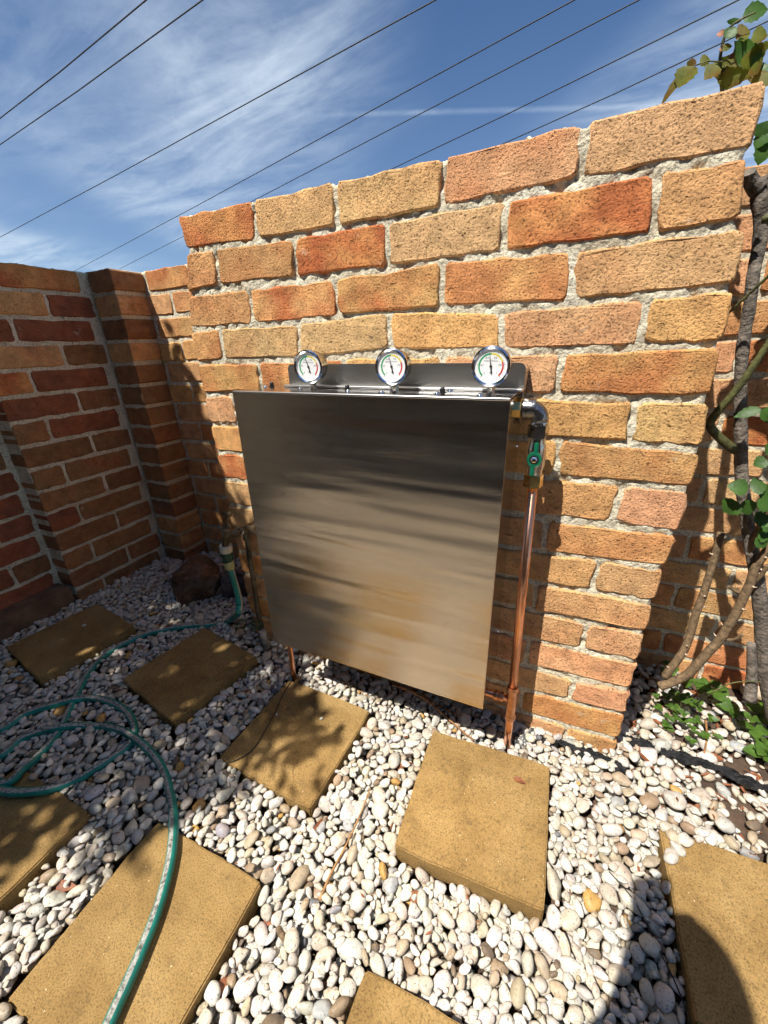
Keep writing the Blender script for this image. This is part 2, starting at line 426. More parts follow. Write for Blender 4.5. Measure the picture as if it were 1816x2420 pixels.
# ------------------------------------------------------------------ sky
def build_sky():
    nt = world.node_tree; nt.nodes.clear()
    def N(ty, **k):
        x = nt.nodes.new(ty)
        for a, b in k.items(): setattr(x, a, b)
        return x
    L = nt.links.new
    out = N('ShaderNodeOutputWorld'); bg = N('ShaderNodeBackground'); bg.inputs[1].default_value = SKY_STRENGTH
    sky = N('ShaderNodeTexSky', sky_type='NISHITA'); sky.sun_disc = False
    sky.sun_elevation = SUN_EL; sky.sun_rotation = SUN_ROT; sky.air_density = 1.0; sky.dust_density = 0.4; sky.ozone_density = 2.2
    tc = N('ShaderNodeTexCoord'); se = N('ShaderNodeSeparateXYZ'); L(tc.outputs['Generated'], se.inputs[0])
    def MA(op, a, b=None, clamp=False):
        x = N('ShaderNodeMath', operation=op); x.use_clamp = clamp
        for i, v in ((0, a), (1, b)):
            if v is None: continue
            if hasattr(v, 'is_linked'): L(v, x.inputs[i])
            else: x.inputs[i].default_value = v
        return x.outputs[0]
    zz = MA('ADD', MA('MAXIMUM', se.outputs[2], 0.02), 0.12)
    px = MA('DIVIDE', se.outputs[0], zz); py = MA('DIVIDE', se.outputs[1], zz)
    cb = N('ShaderNodeCombineXYZ'); L(px, cb.inputs[0]); L(py, cb.inputs[1])
    def layer(rotz, scl, off, sc_, detail, rough, dist, lo, hi, amp):
        mp = N('ShaderNodeMapping'); mp.inputs['Rotation'].default_value = (0, 0, R(rotz)); mp.inputs['Scale'].default_value = scl
        mp.inputs['Location'].default_value = off; L(cb.outputs[0], mp.inputs[0])
        nz = N('ShaderNodeTexNoise'); nz.inputs['Scale'].default_value = sc_; nz.inputs['Detail'].default_value = detail
        nz.inputs['Roughness'].default_value = rough; nz.inputs['Distortion'].default_value = dist; L(mp.outputs[0], nz.inputs[0])
        mr = N('ShaderNodeMapRange'); mr.interpolation_type = 'SMOOTHSTEP'; L(nz.outputs[0], mr.inputs[0])
        mr.inputs[1].default_value = lo; mr.inputs[2].default_value = hi; mr.inputs[4].default_value = amp
        return mr.outputs[0]
    big = layer(0, (1, 1, 1), CLOUD[0], 0.55, 2, 0.5, 0.3, 0.42, 0.64, 1.0)
    fib = layer(CLOUD[2], (0.5, 1.7, 1), CLOUD[1], 2.2, 7, 0.58, 0.9, 0.26, 0.78, 1.0)
    wis = layer(CLOUD[2]+25, (1, 1.6, 1), (3, 1, 0), 6.0, 5, 0.65, 0.5, 0.25, 0.85, 1.0)
    f = MA('MULTIPLY', big, MA('ADD', MA('MULTIPLY', fib, 0.75), MA('MULTIPLY', wis, 0.30)), True)
    haze = MA('MULTIPLY', MA('POWER', MA('SUBTRACT', 1.0, MA('MAXIMUM', se.outputs[2], 0.0), True), 4.0), 0.34)
    f = MA('ADD', MA('MULTIPLY', f, 0.85), haze, True)
    # a contrail: a thin straight streak high up
    a1 = np.array(ray((880, 268))); a2 = np.array(ray((1560, 250))); nn = np.cross(a1, a2); nn /= np.linalg.norm(nn)
    dp = N('ShaderNodeVectorMath', operation='DOT_PRODUCT'); L(tc.outputs['Generated'], dp.inputs[0]); dp.inputs[1].default_value = tuple(nn)
    s1 = N('ShaderNodeMapRange'); s1.interpolation_type = 'SMOOTHSTEP'; L(MA('ABSOLUTE', dp.outputs['Value']), s1.inputs[0])
    s1.inputs[1].default_value = 0.0; s1.inputs[2].default_value = 0.006; s1.inputs[3].default_value = 0.18; s1.inputs[4].default_value = 0.0
    mid = (a1/np.linalg.norm(a1)+a2/np.linalg.norm(a2)); mid /= np.linalg.norm(mid)
    dm = N('ShaderNodeVectorMath', operation='DOT_PRODUCT'); L(tc.outputs['Generated'], dm.inputs[0]); dm.inputs[1].default_value = tuple(mid)
    s2 = N('ShaderNodeMapRange'); s2.interpolation_type = 'SMOOTHSTEP'; L(dm.outputs['Value'], s2.inputs[0])
    s2.inputs[1].default_value = 0.93; s2.inputs[2].default_value = 0.99
    f = MA('ADD', f, MA('MULTIPLY', MA('MULTIPLY', s1.outputs[0], s2.outputs[0]), MA('ADD', 0.5, wis)), True)
    tint = N('ShaderNodeMix', data_type='RGBA', blend_type='MULTIPLY'); tint.inputs[0].default_value = 1.0
    tint.inputs[7].default_value = (*SKY_TINT, 1); L(sky.outputs[0], tint.inputs[6])
    mx = N('ShaderNodeMix', data_type='RGBA'); L(f, mx.inputs[0]); L(tint.outputs[2], mx.inputs[6]); mx.inputs[7].default_value = (*CLOUD_COL, 1)
    L(mx.outputs[2], bg.inputs[0]); L(bg.outputs[0], out.inputs[0])
CLOUD = ((1.792, 3.701, 0), (-2.727, 3.954, 0), 35)
CLOUD_COL = (10.0, 11.6, 13.2)
SKY_TINT = (0.66, 0.98, 1.30)
build_sky()

# ------------------------------------------------------------------ ground level
def G(x, y=0.0):
    """mean level of the gravel surface: rises gently towards the left wall"""
    x = np.asarray(x, float); y = np.asarray(y, float)
    sm = lambda a, b, v: (lambda q: q*q*(3-2*q))(np.clip((v-a)/(b-a), 0, 1))
    return -.020*sm(-.30, -.46, y)*sm(-.75, -.55, x)+np.interp(-x, [-2.0, 0.7, 1.3, 1.9, 2.2], [0.0, 0.0, 0.036, 0.066, 0.075])

# one sheet to the horizon: fine patch in the middle, long quads outside
xs = np.concatenate([[-300, -40, -8], np.arange(-3.0, 1.61, 0.05), [8, 40, 300]])
ys = np.concatenate([[-300, -40, -8], np.arange(-2.8, 1.01, 0.05), [8, 40, 300]])
rng = np.random.default_rng(3)
V = []; F = []
for j, y in enumerate(ys):
    for i, x in enumerate(xs):
        z = float(G(x, y)) - 0.034 + float(rng.normal(0, 0.002))
        if y < -1.0: z += 0.02
        V.append((x, y, z))
nx = len(xs)
for j in range(len(ys)-1):
    for i in range(nx-1): F.append((j*nx+i, j*nx+i+1, (j+1)*nx+i+1, (j+1)*nx+i))
ground = link('ground', mesh_from('ground', V, F, True), M['ground']); tag(ground, kind='structure')

# ------------------------------------------------------------------ brick walls
CH = 0.086; TOPC = 15.5; H = CH*TOPC
def cz(k):            # (bottom, top) of course k counted from 1 at the top
    return (TOPC-k)*CH, (TOPC-k+1)*CH
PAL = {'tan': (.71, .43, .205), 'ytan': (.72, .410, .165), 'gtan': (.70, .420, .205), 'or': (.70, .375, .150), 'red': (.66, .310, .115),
       'brn': (.66, .375, .160), 'pink': (.72, .410, .205), 'shade_red': (.27, .105, .06), 'shade_brn': (.28, .148, .072), 'pale': (.73, .430, .200), 'shade_mbrn': (.34, .185, .085)}  # darkest three: left wall and pier bricks, darkened further to stand for shade
FLASH = {'tan': .25, 'ytan': .12, 'gtan': .05, 'or': .7, 'red': .95, 'brn': .35, 'pink': .28, 'shade_red': .4, 'shade_brn': .2, 'pale': .05, 'shade_mbrn': .3}
def brick_mesh(quad, depth, proud, rg, jit=0.0015, inset=0.0034):
    """quad: 4 (u, v) corners counter-clockwise from bottom left; n points out of the wall"""
    bl, br, tr, tl = [np.array(p, float) for p in quad]
    c = (bl+br+tr+tl)/4
    def side(a, b, n, cut):
        L = np.linalg.norm(b-a); return [a+(b-a)*(cut/L+(1-2*cut/L)*i/(n-1)) for i in range(n)]
    cut = 0.006
    cut = 0.0062
    pts = side(bl, br, 7, cut)+side(br, tr, 4, cut)+side(tr, tl, 7, cut)+side(tl, bl, 4, cut)
    pts = [p-c for p in pts]; n = len(pts)
    j1 = rg.normal(0, jit, (n, 2)); V = []; inner = []
    w = (br-bl)[0]; hgt = (tr-br)[1]
    for p, j in zip(pts, j1): V.append((p[0]+j[0], p[1]+j[1], -depth))
    for p, j in zip(pts, j1): V.append((p[0]+j[0], p[1]+j[1], proud-0.0032+rg.normal(0, .0007)))
    for p, j in zip(pts, j1):
        q = np.array([p[0]*(1-2*inset/w), p[1]*(1-2*inset/hgt)]); q = q+j*0.8
        V.append((q[0], q[1], proud+float(np.clip(rg.normal(0, .0006), -.0006, .0012))))
    F = []
    for r in (0, 1):
        for k in range(n):
            k2 = (k+1) % n; F.append((r*n+k, r*n+k2, (r+1)*n+k2, (r+1)*n+k))
    F.append(tuple(2*n+k for k in range(n))); F.append(tuple(n-1-k for k in range(n)))
    me = mesh_from('brick', V, F)
    me.polygons.foreach_set('use_smooth', [n <= i < 2*n for i in range(len(me.polygons))])
    return me, c
def frame_mat(origin, U, N_):
    U = Vector(U); N_ = Vector(N_); Z = Vector((0, 0, 1)); mm = Matrix.Identity(4)
    for i in range(3): mm[i][0] = U[i]; mm[i][1] = Z[i]; mm[i][2] = N_[i]; mm[i][3] = origin[i]
    return mm
def lay_brick(parent, W, quad, col, rg, depth=0.1, proud=0.005, flash=None):
    me, c = brick_mesh(quad, depth, proud+float(np.clip(rg.normal(0, .0012), -.0008, .003)), rg)
    o = link('brick', me, M['brick'], parent)
    o.matrix_world = W @ Matrix.Translation((c[0], c[1], 0))
    base = np.array(PAL[col])*rg.normal(1, .05)*(1+rg.normal(0, .025, 3))
    o.color = (*[float(max(.02, x)) for x in base], float(FLASH[col] if flash is None else flash))
    return o
def mortar_face(W, u0, u1, v0, v1, rg, step=0.010, base=-0.003, amp=0.0028, thick=0.1, trim=0.004):
    """rough mortar bed behind the bricks: an uneven front sheet with sides and a back"""
    nu = max(2, int((u1-u0)/step)); nv = max(2, int((v1-v0)/step))
    g = rg.normal(0, 1, (nv+3, nu+3))
    g = (g[:-2, :-2]+g[1:-1, :-2]+g[2:, :-2]+g[:-2, 1:-1]+2*g[1:-1, 1:-1]+g[2:, 1:-1]+g[:-2, 2:]+g[1:-1, 2:]+g[2:, 2:])/3.2
    V = []; F = []
    for j in range(nv+1):
        for i in range(nu+1):
            V.append((u0+(u1-u0)*i/nu, v0+(v1-v0)*j/nv+(rg.normal(0, .0016) if j == nv else 0), min(base+amp*g[j, i], base+.0008)))
    idx = lambda i, j: j*(nu+1)+i
    for j in range(nv):
        for i in range(nu): F.append((idx(i, j), idx(i+1, j), idx(i+1, j+1), idx(i, j+1)))
    loop = [idx(i, 0) for i in range(nu+1)]+[idx(nu, j) for j in range(1, nv+1)]+[idx(i, nv) for i in range(nu-1, -1, -1)]+[idx(0, j) for j in range(nv-1, 0, -1)]
    b0 = len(V)
    for k in loop: V.append((V[k][0], V[k][1], -thick))
    nl = len(loop)
    for k in range(nl): F.append((loop[(k+1) % nl], loop[k], b0+k, b0+(k+1) % nl))
    F.append(tuple(b0+k for k in range(nl-1, -1, -1)))
    me = mesh_from('mortar', V, F)
    me.polygons.foreach_set('use_smooth', [i < nu*nv for i in range(len(me.polygons))])
    return me
def rect(u0, u1, v0, v1, gu=0.006, gv=0.007): return ((u0+gu, v0+gv), (u1-gu, v0+gv), (u1-gu, v1-gv), (u0+gu, v1-gv))

rgb = np.random.default_rng(11)
# ---- the forward bay that carries the cabinet: x -1.19 .. 0, face at y = 0
WARP = np.array([(-0.235,1.29,-10,2),(-0.475,1.29,-3,-3),(-0.115,1.204,-9,1),(-0.355,1.204,-8,0),(-0.235,1.118,-3,2),(-0.475,1.118,-5,1),(-0.115,1.032,1,7),(-0.355,1.032,0,-3),(-0.235,0.946,-4,4),(-0.115,1.247,-17,1),(-0.115,1.161,-5,-4),(-0.115,1.075,0,-6),(-0.115,0.989,6,0),(-0.235,1.247,-6,4),(-0.235,1.161,-7,-6),(-0.235,1.075,0,-8),(-0.235,0.989,-5,-2),(-0.235,0.903,-7,2),(-0.355,0.989,2,2),(-0.355,1.075,-4,-9),(-0.115,0.86,11,-5),(-0.115,0.903,13,-6),(-0.115,0.817,14,-1),(-0.235,0.774,10,5),(-0.115,0.688,13,5),(-0.115,0.731,18,5),(-0.115,0.645,9,-1),(-0.235,0.602,2,-8),(-0.115,0.516,-4,-2),(-0.115,0.559,-1,-1),(-0.115,0.473,-7,1),(-0.115,0.344,-4,2),(-0.115,0.387,-4,3),(-0.115,0.301,-6,6),(-0.115,0.172,-10,1),(-0.115,0.215,-8,-6),(-0.115,0.129,-13,9),(0.0,0.129,0,13),(0.0,0.215,-2,7),(0.0,0.301,-3,6),(0.0,0.387,-1,7),(0.0,0.473,2,-1),(0.0,0.559,5,0),(0.0,0.645,11,-8),(0.0,0.731,15,3),(0.0,0.817,17,-7),(0.0,0.903,9,-1),(-0.715,1.29,8,-1),(-0.955,1.29,36,2),(-1.19,1.247,40,9),(-0.595,1.204,1,1),(-0.835,1.204,8,5),(-1.075,1.204,12,10),(-0.475,1.118,-3,6),(-0.715,1.118,-11,0),(-0.955,1.118,-24,-2),(-1.19,1.075,-7,1),(-0.355,1.032,3,-5),(-0.595,1.032,-3,12),(-0.835,1.032,-10,2),(-1.075,1.032,-19,3),(-0.955,0.946,-27,9),(-0.835,1.247,14,1),(-0.715,1.161,-12,-2),(-0.835,1.075,-1,0),(-0.955,0.989,-24,-1),
 (0.0,1.29,-16,0),(0.0,1.204,-22,0),(0.0,1.118,6,0),(0.0,1.032,8,0),(-1.19,1.30,30,4),(-1.19,1.16,12,2),(-1.19,0.9,-6,0),(-1.19,0.6,-4,0),(-1.19,0.2,0,0),(-0.6,0.3,0,0)], float)
def warp(u, v):
    d2 = (WARP[:, 0]-u)**2+((WARP[:, 1]-v)*1.3)**2; w = 1/(d2+0.0009)**1.6; w /= w.sum()
    return u+(w*WARP[:, 2]).sum()/1000, v+(w*WARP[:, 3]).sum()/1000
def WARP_MESH(me):
    n = len(me.vertices); co = np.empty(n*3, np.float32); me.vertices.foreach_get('co', co); co = co.reshape(-1, 3)
    d2 = (WARP[None, :, 0]-co[:, None, 0])**2+((WARP[None, :, 1]-co[:, None, 1])*1.3)**2; w = 1/(d2+.0009)**1.6; w /= w.sum(1)[:, None]
    co[:, 0] += (w*WARP[None, :, 2]).sum(1)/1000; co[:, 1] += (w*WARP[None, :, 3]).sum(1)/1000
    me.vertices.foreach_set('co', co.ravel()); me.update()
bay = empty('brick_wall', (-0.595, 0.0, 0.0))
tag(bay, 'tall forward section of rough tan and orange brick wall behind the steel cabinet', 'brick wall', 'garden wall sections')
Wb = frame_mat((0, 0, 0), (1, 0, 0), (0, -1, 0))
def adopt(o, parent):
    o.parent = parent; o.matrix_parent_inverse = parent.matrix_world.inverted()
bpy.context.view_layer.update()
me = mortar_face(Wb, -1.183, -0.007, -0.06, H-0.010, rgb, 0.007, 0.0022, 0.0028, 0.11)
WARP_MESH(me); o = link('mortar', me, M['mortar']); o.matrix_world = Wb; adopt(o, bay)
BAYCOL = {1: ['red', 'pale', 'tan', 'pink', 'gtan'], 2: ['brn', 'brn', 'red', 'gtan', 'red', 'brn'], 3: ['brn', 'or', 'or', 'or', 'tan'],
          4: ['or', 'tan', 'gtan', 'ytan', 'pink', 'ytan'], 5: ['or', 'or', 'ytan', 'tan', 'or'], 6: ['tan', 'tan', 'or', 'tan', 'ytan', 'tan'],
          7: ['or', 'tan', 'tan', 'ytan', 'brn'], 8: ['or', 'tan', 'tan', 'tan', 'ytan', 'pink'], 9: ['tan', 'ytan', 'tan', 'tan', 'brn'],
          10: ['pink', 'tan', 'tan', 'brn', 'ytan', 'tan'], 11: ['tan', 'or', 'tan', 'tan', 'pink'], 12: ['or', 'pink', 'tan', 'pink', 'tan', 'pink'],
          13: ['pink', 'tan', 'tan', 'pink', 'pink'], 14: ['or', 'pink', 'tan', 'pink', 'tan', 'pink'], 15: ['pink', 'or', 'pink', 'pink', 'or'], 16: ['brn', 'tan', 'brn', 'tan', 'pink', 'brn']}
BAYFLASH = {(1, 0): .8, (1, 3): .45, (2, 2): 1.0, (2, 4): .9, (3, 1): .9, (3, 2): .8, (3, 3): .55, (5, 0): .8, (5, 4): .6, (15, 4): .5, (7, 0): .9, (8, 0): 1.0}
for k in range(1, 17):
    v0, v1 = cz(k)
    if k % 2: js = [-1.195, -.955, -.715, -.475, -.235, .005]
    else: js = [-1.195, -1.075, -.835, -.595, -.355, -.115, .005]
    for i in range(len(js)-1):
        q = [warp(*p) for p in rect(js[i], js[i+1], v0, v1, 0.0055, 0.0065)]
        o = lay_brick(None, Wb, q, BAYCOL[k][i], rgb, 0.10, 0.0055, BAYFLASH.get((k, i))); adopt(o, bay)
# the returns that join the bay to the recessed walls
def return_wall(x, sgn, name, label):
    U = (0, sgn, 0); N_ = (sgn, 0, 0)
    W = frame_mat((x, 0, 0), U, N_)
    root = empty(name, (x, 0.25, 0)); bpy.context.view_layer.update()
    tag(root, label, 'brick wall', 'garden wall sections')
    a, b = (0.112, 0.41) if sgn > 0 else (-0.41, -0.112)
    o = link('mortar', mortar_face(W, a, b, -.06, H-.008, rgb, 0.02, -0.004, 0.002, 0.1), M['mortar']); o.matrix_world = W; adopt(o, root)
    for k in range(1, 17):
        v0, v1 = cz(k); mids = [a, a+(0.18 if k % 2 else 0.11), b]
        for i in range(2):
            o = lay_brick(None, W, rect(mids[i], mids[i+1], v0, v1), random.choice(['tan', 'or', 'brn', 'pink']), rgb, 0.09, 0.004); adopt(o, root)
random.seed(5)
return_wall(-0.006, 1, 'brick_wall', 'narrow brick return on the right side of the forward wall section')
return_wall(-1.184, -1, 'brick_wall', 'narrow brick return on the left side of the forward wall section')
# ---- recessed walls either side, face at y = 0.41
def recess(x0, x1, joint_odd, label, pal):
    W = frame_mat((0, 0.412, 0), (1, 0, 0), (0, -1, 0))
    root = empty('brick_wall', ((x0+x1)/2, 0.412, 0)); bpy.context.view_layer.update()
    tag(root, label, 'brick wall', 'garden wall sections')
    o = link('mortar', mortar_face(W, x0, x1, -.06, H-.006, rgb, 0.012, 0.0012, 0.0018, 0.11), M['mortar']); o.matrix_world = W; adopt(o, root)
    for k in range(1, 17):
        v0, v1 = cz(k); j0 = joint_odd+(0.12 if k % 2 == 0 else 0)
        j0 -= 0.24*math.ceil((j0-x0)/0.24); js = []
        while j0 < x1+0.24: js.append(min(max(j0, x0), x1)); j0 += 0.24
        js = sorted(set(round(x, 4) for x in js))
        for a, b in zip(js[:-1], js[1:]):
            if b-a < 0.03: continue
            dv = rgb.normal(0, .002)
            o = lay_brick(None, W, rect(a, b, v0+dv, v1+dv), pal[int(rgb.integers(len(pal)))], rgb, 0.1, 0.0055); adopt(o, root)
recess(-1.86, -1.09, -1.60, 'recessed brick wall section in the corner behind the garden tap', ['tan', 'tan', 'brn', 'or', 'pink', 'ytan'])
recess(-0.1, 1.5, 0.143, 'recessed brick wall section behind the climbing rose', ['tan', 'brn', 'pink', 'red', 'tan', 'or'])
# ---- the wall on the left that runs towards the viewer
XW1, XW0, YP, YE = -2.008, -2.092, 0.281, -0.147
lw_ = empty('brick_wall', (XW1, 0.0, 0)); bpy.context.view_layer.update()
tag(lw_, 'shaded red brown brick wall on the left running towards the viewer', 'brick wall', 'garden wall sections')
W1 = frame_mat((XW1, 0, 0), (0, 1, 0), (1, 0, 0))
o = link('mortar', mortar_face(W1, YE+.006, 0.42, -.06, H-.006, rgb, 0.012, 0.0012, 0.0018, 0.11), M['mortar']); o.matrix_world = W1; adopt(o, lw_)
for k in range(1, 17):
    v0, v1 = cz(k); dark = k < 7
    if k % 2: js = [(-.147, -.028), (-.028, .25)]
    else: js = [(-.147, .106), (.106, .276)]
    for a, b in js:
        col = ['shade_red', 'shade_brn', 'shade_red', 'brn', 'red'][int(rgb.integers(5))] if dark else ['shade_mbrn', 'shade_brn', 'shade_mbrn', 'shade_brn', 'shade_red'][int(rgb.integers(5))]
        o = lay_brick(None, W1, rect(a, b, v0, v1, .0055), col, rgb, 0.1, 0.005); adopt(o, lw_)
W0 = frame_mat((XW0, 0, 0), (0, 1, 0), (1, 0, 0))
o = link('mortar', mortar_face(W0, -2.0, YE+.02, -.06, H-.006, rgb, 0.02, 0.0012, 0.0018, 0.11), M['mortar']); o.matrix_world = W0; adopt(o, lw_)
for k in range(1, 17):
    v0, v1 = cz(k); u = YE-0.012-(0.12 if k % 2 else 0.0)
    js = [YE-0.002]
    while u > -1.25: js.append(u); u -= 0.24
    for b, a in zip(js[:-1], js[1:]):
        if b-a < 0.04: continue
        o = lay_brick(None, W0, rect(a, b, v0, v1, .0055), ['shade_red', 'shade_brn', 'shade_mbrn', 'shade_red'][int(rgb.integers(4))], rgb, 0.1, 0.005); adopt(o, lw_)
o = link('footing', bm_mesh('footing', box_bm((XW0-.02, -1.3, -.05), (XW0+.085, YE-.004, 0.155), 0.012), False), simple('footing_brick', (.16, .09, .05), .9, 0, .4, 14, .008, 60)); o.matrix_world = Matrix.Identity(4); adopt(o, lw_)
# ---- the attached pier in the corner
pier = empty('brick_pier', (-1.93, YP, 0)); bpy.context.view_layer.update()
tag(pier, 'slim attached brick pier in the left corner, its front face streaked with light', 'brick pier')
Wp = frame_mat((0, YP, 0), (1, 0, 0), (0, -1, 0))
o = link('mortar', mortar_face(Wp, -2.0, -1.862, -.06, H-.006, rgb, 0.012, 0.0, 0.0015, 0.16), M['mortar']); o.matrix_world = Wp; adopt(o, pier)
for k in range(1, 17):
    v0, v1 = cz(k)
    o = lay_brick(None, Wp, rect(-2.0, -1.848, v0, v1, .006), ['shade_mbrn', 'brn', 'shade_mbrn', 'brn', 'shade_brn'][int(rgb.integers(5))], rgb, 0.145, 0.004); adopt(o, pier)

# ------------------------------------------------------------------ pavers
PAVERS = [('A', -.300, -.278, 2.0, .027, 'square sandy concrete paver in front of the copper pipe, fully sunlit'),
          ('B', -.800, -.284, -2.0, .024, 'square sandy concrete paver below the cabinet, crossed by leaf shadows and a black cord'),
          ('C', -1.252, -.238, -10.0, .062, 'shaded square paver under the hose with small spots of sunlight'),
          ('D', -1.770, -.305, -9.0, .088, 'dark square paver in deep shade at the foot of the left wall'),
          ('E', -.815, -.745, 1.0, .022, 'large sunlit paver at the bottom left with the hose lying across it'),
          ('H', -1.258, -.806, 0.0, .052, 'shaded paver cut off by the left edge, under the hose loops'),
          ('F', -.272, -.760, 1.0, .004, 'paver cut off by the bottom edge of the picture'),
          ('G', .226, -.312, 2.0, .014, 'half buried paver at the right edge with pebbles on its corner')]
prg = np.random.default_rng(8)
for nm, x, y, a, z, lab in PAVERS:
    b = box_bm((-.15, -.15, -.052), (.15, .15, 0.0))
    bmesh.ops.subdivide_edges(b, edges=list(b.edges), cuts=7, use_grid_fill=True)
    jx, jy = prg.normal(0, .0008, 20), prg.normal(0, .0008, 20)
    for v in b.verts:
        ex = abs(abs(v.co.x)-.15) < 1e-4; ey = abs(abs(v.co.y)-.15) < 1e-4; top = v.co.z > -1e-4
        if ex: v.co.x += jx[int(round((v.co.y+.15)/.0375))+(9 if v.co.x > 0 else 0)]
        if ey: v.co.y += jy[int(round((v.co.x+.15)/.0375))+(9 if v.co.y > 0 else 0)]
        if ex and ey: v.co.x *= .987; v.co.y *= .987
    bmesh.ops.bevel(b, geom=[e for e in b.edges if e.calc_length() > 0 and len(e.link_faces) == 2 and e.calc_face_angle(0) > .8], offset=.0028, segments=2, affect='EDGES')
    o = link('paving_slab', bm_mesh('paving_slab', b), M['paver']); o.location = (x, y, z); o.rotation_euler = (R(prg.normal(0, .4)), R(prg.normal(0, .4)), R(a))
    tag(o, lab, 'paver', 'square garden pavers')

# ------------------------------------------------------------------ gravel
def ico(sub):
    b = bmesh.new(); bmesh.ops.create_icosphere(b, subdivisions=sub, radius=1.0)
    V = np.array([v.co[:] for v in b.verts]); F = np.array([[v.index for v in f.verts] for f in b.faces]); b.free(); return V, F
def pebble_shapes(sub, n, seed):
    V, F = ico(sub); rg = np.random.default_rng(seed); out = []
    for _ in range(n):
        W = V.copy(); r = np.ones(len(V))
        for _k in range(5):
            d = rg.normal(0, 1, 3); d /= np.linalg.norm(d); r += rg.uniform(-.10, .10)*np.maximum(0, V@d)**2*1.4
        ang = rg.random() < .45
        for _k in range(6 if ang else 3):
            d = rg.normal(0, 1, 3); d /= np.linalg.norm(d); s = (V*r[:, None])@d; lim = rg.uniform(.58, .86) if ang else rg.uniform(.74, .92)
            soft = lim+(np.maximum(s, lim)-lim)*(.22 if ang else .45)
            r *= np.where(s > lim, soft/np.maximum(s, .01), 1)
        ph = rg.uniform(0, 6, 3); ww = rg.normal(0, 2.2, (3, 3)); r += .055*np.sin(V@ww+ph).sum(1)
        out.append(W*r[:, None])
    return out, F
SH3, F3 = pebble_shapes(3, 16, 21)
SH2, F2 = pebble_shapes(2, 16, 21)
grg = np.random.default_rng(77)
X0, X1, Y0, Y1, RES = -2.12, 0.95, -1.02, 0.42, 0.0025
NX, NY = int((X1-X0)/RES), int((Y1-Y0)/RES)
gx = X0+(np.arange(NX)+.5)*RES; gy = Y0+(np.arange(NY)+.5)*RES
HF = G(gx[None, :], gy[:, None])-.032
PV = []
for nm, x, y, a, z, lab in PAVERS:
    ca, sa = math.cos(R(a)), math.sin(R(a)); PV.append((x, y, ca, sa, z))
    dx = gx[None, :]-x; dy = gy[:, None]-y; lx = dx*ca+dy*sa; ly = -dx*sa+dy*ca
def on_paver(x, y, mrg):
    for px, py, ca, sa, z in PV:
        dx, dy = x-px, y-py
        if abs(dx*ca+dy*sa) < .15+mrg and abs(-dx*sa+dy*ca) < .15+mrg: return True
    return False
def blocked(x, y):
    if -1.19 < x < .0 and y > -.004: return True
    if x < XW1+.012 and y > YE: return True
    if x < XW0+.09 and y <= YE: return True
    if x < -1.85 and y > YP-.012: return True
    return False
def keep(x, y):
    """gravel is thin over the bare soil on the right and where the weed mat shows"""
    p = 1.0
    if x > .02 and y > -.16:
        p = .20 if y > .03 else .26
        if x > .2: p *= .6
    d = abs(x-(.010+.06*math.sin((y+.1)*9)*.3)-.012)
    if -.47 < y < -.13 and d < .016: p = .12
    if -.33 < x < -.225 and -.105 < y < -.02: p = .35
    if -.22 < x < .03 and -.06-.12*(x+.22) < y < -.02-.12*(x+.22): p = .25
    if x < -.92 and x > -1.25 and -.09 < y < .0: p = .35
    return p
def visible(x, y, z, mrg=480):
    p = project(np.array([[x, y, z]]))[0]
    return p[2] > .05 and -mrg < p[0] < 1816+mrg and p[1] < 2420+mrg*1.6
PEB = []
def deposit(n, lo, hi, med, sig, cand):
    tries = 0; done = 0
    while done < n and tries < n*6:
        tries += 1
        a = float(np.clip(med*math.exp(grg.normal(0, sig)), lo, hi))/2
        b = a*float(np.clip(grg.normal(.74, .11), .5, .98)); c = min(a*float(np.clip(grg.normal(.56, .1), .38, .8)), b)
        x = grg.uniform(X0+.02, X1-.02); y = grg.uniform(Y0+.02, Y1-.02)
        if blocked(x, y) or not visible(x, y, 0.0) or grg.random() > keep(x, y): continue
        th = grg.uniform(0, math.pi); best = None
        ct, st = math.cos(th), math.sin(th)
        for _ in range(cand):
            xx = x+grg.normal(0, .012); yy = y+grg.normal(0, .012)
            if blocked(xx, yy): continue
            m_ = b*.82
            if on_paver(xx, yy, m_): continue
            ri = int(a/RES)+1; i = int((xx-X0)/RES); j = int((yy-Y0)/RES)
            i0, i1, j0, j1 = max(0, i-ri), min(NX, i+ri+1), max(0, j-ri), min(NY, j+ri+1)
            dx = gx[None, i0:i1]-xx; dy = gy[j0:j1, None]-yy
            u = (dx*ct+dy*st)/a; v = (-dx*st+dy*ct)/b; q = 1-u*u-v*v; msk = q > .12
            if not msk.any(): continue
            s = c*np.sqrt(np.maximum(q, 0)); hz = HF[j0:j1, i0:i1]
            hh = (hz+s)[msk]; z = float(np.partition(hh, int(len(hh)*.93))[int(len(hh)*.93)]) if len(hh) > 6 else float(hh.max())
            if best is None or z < best[0]: best = (z, xx, yy, i0, i1, j0, j1, s, msk)
        if best is None: continue
        z, xx, yy, i0, i1, j0, j1, s, msk = best
        lim = float(G(xx, yy))+.004
        if z+c*.3 > lim+.012: continue
        hz = HF[j0:j1, i0:i1]; hz[msk] = np.maximum(hz[msk], (z+s)[msk])
        PEB.append((xx, yy, z, a, b, c, th)); done += 1
deposit(2000, .024, .042, .032, .2, 1)
deposit(6900, .016, .050, .0285, .28, 4)
deposit(4600, .010, .028, .0175, .25, 5)
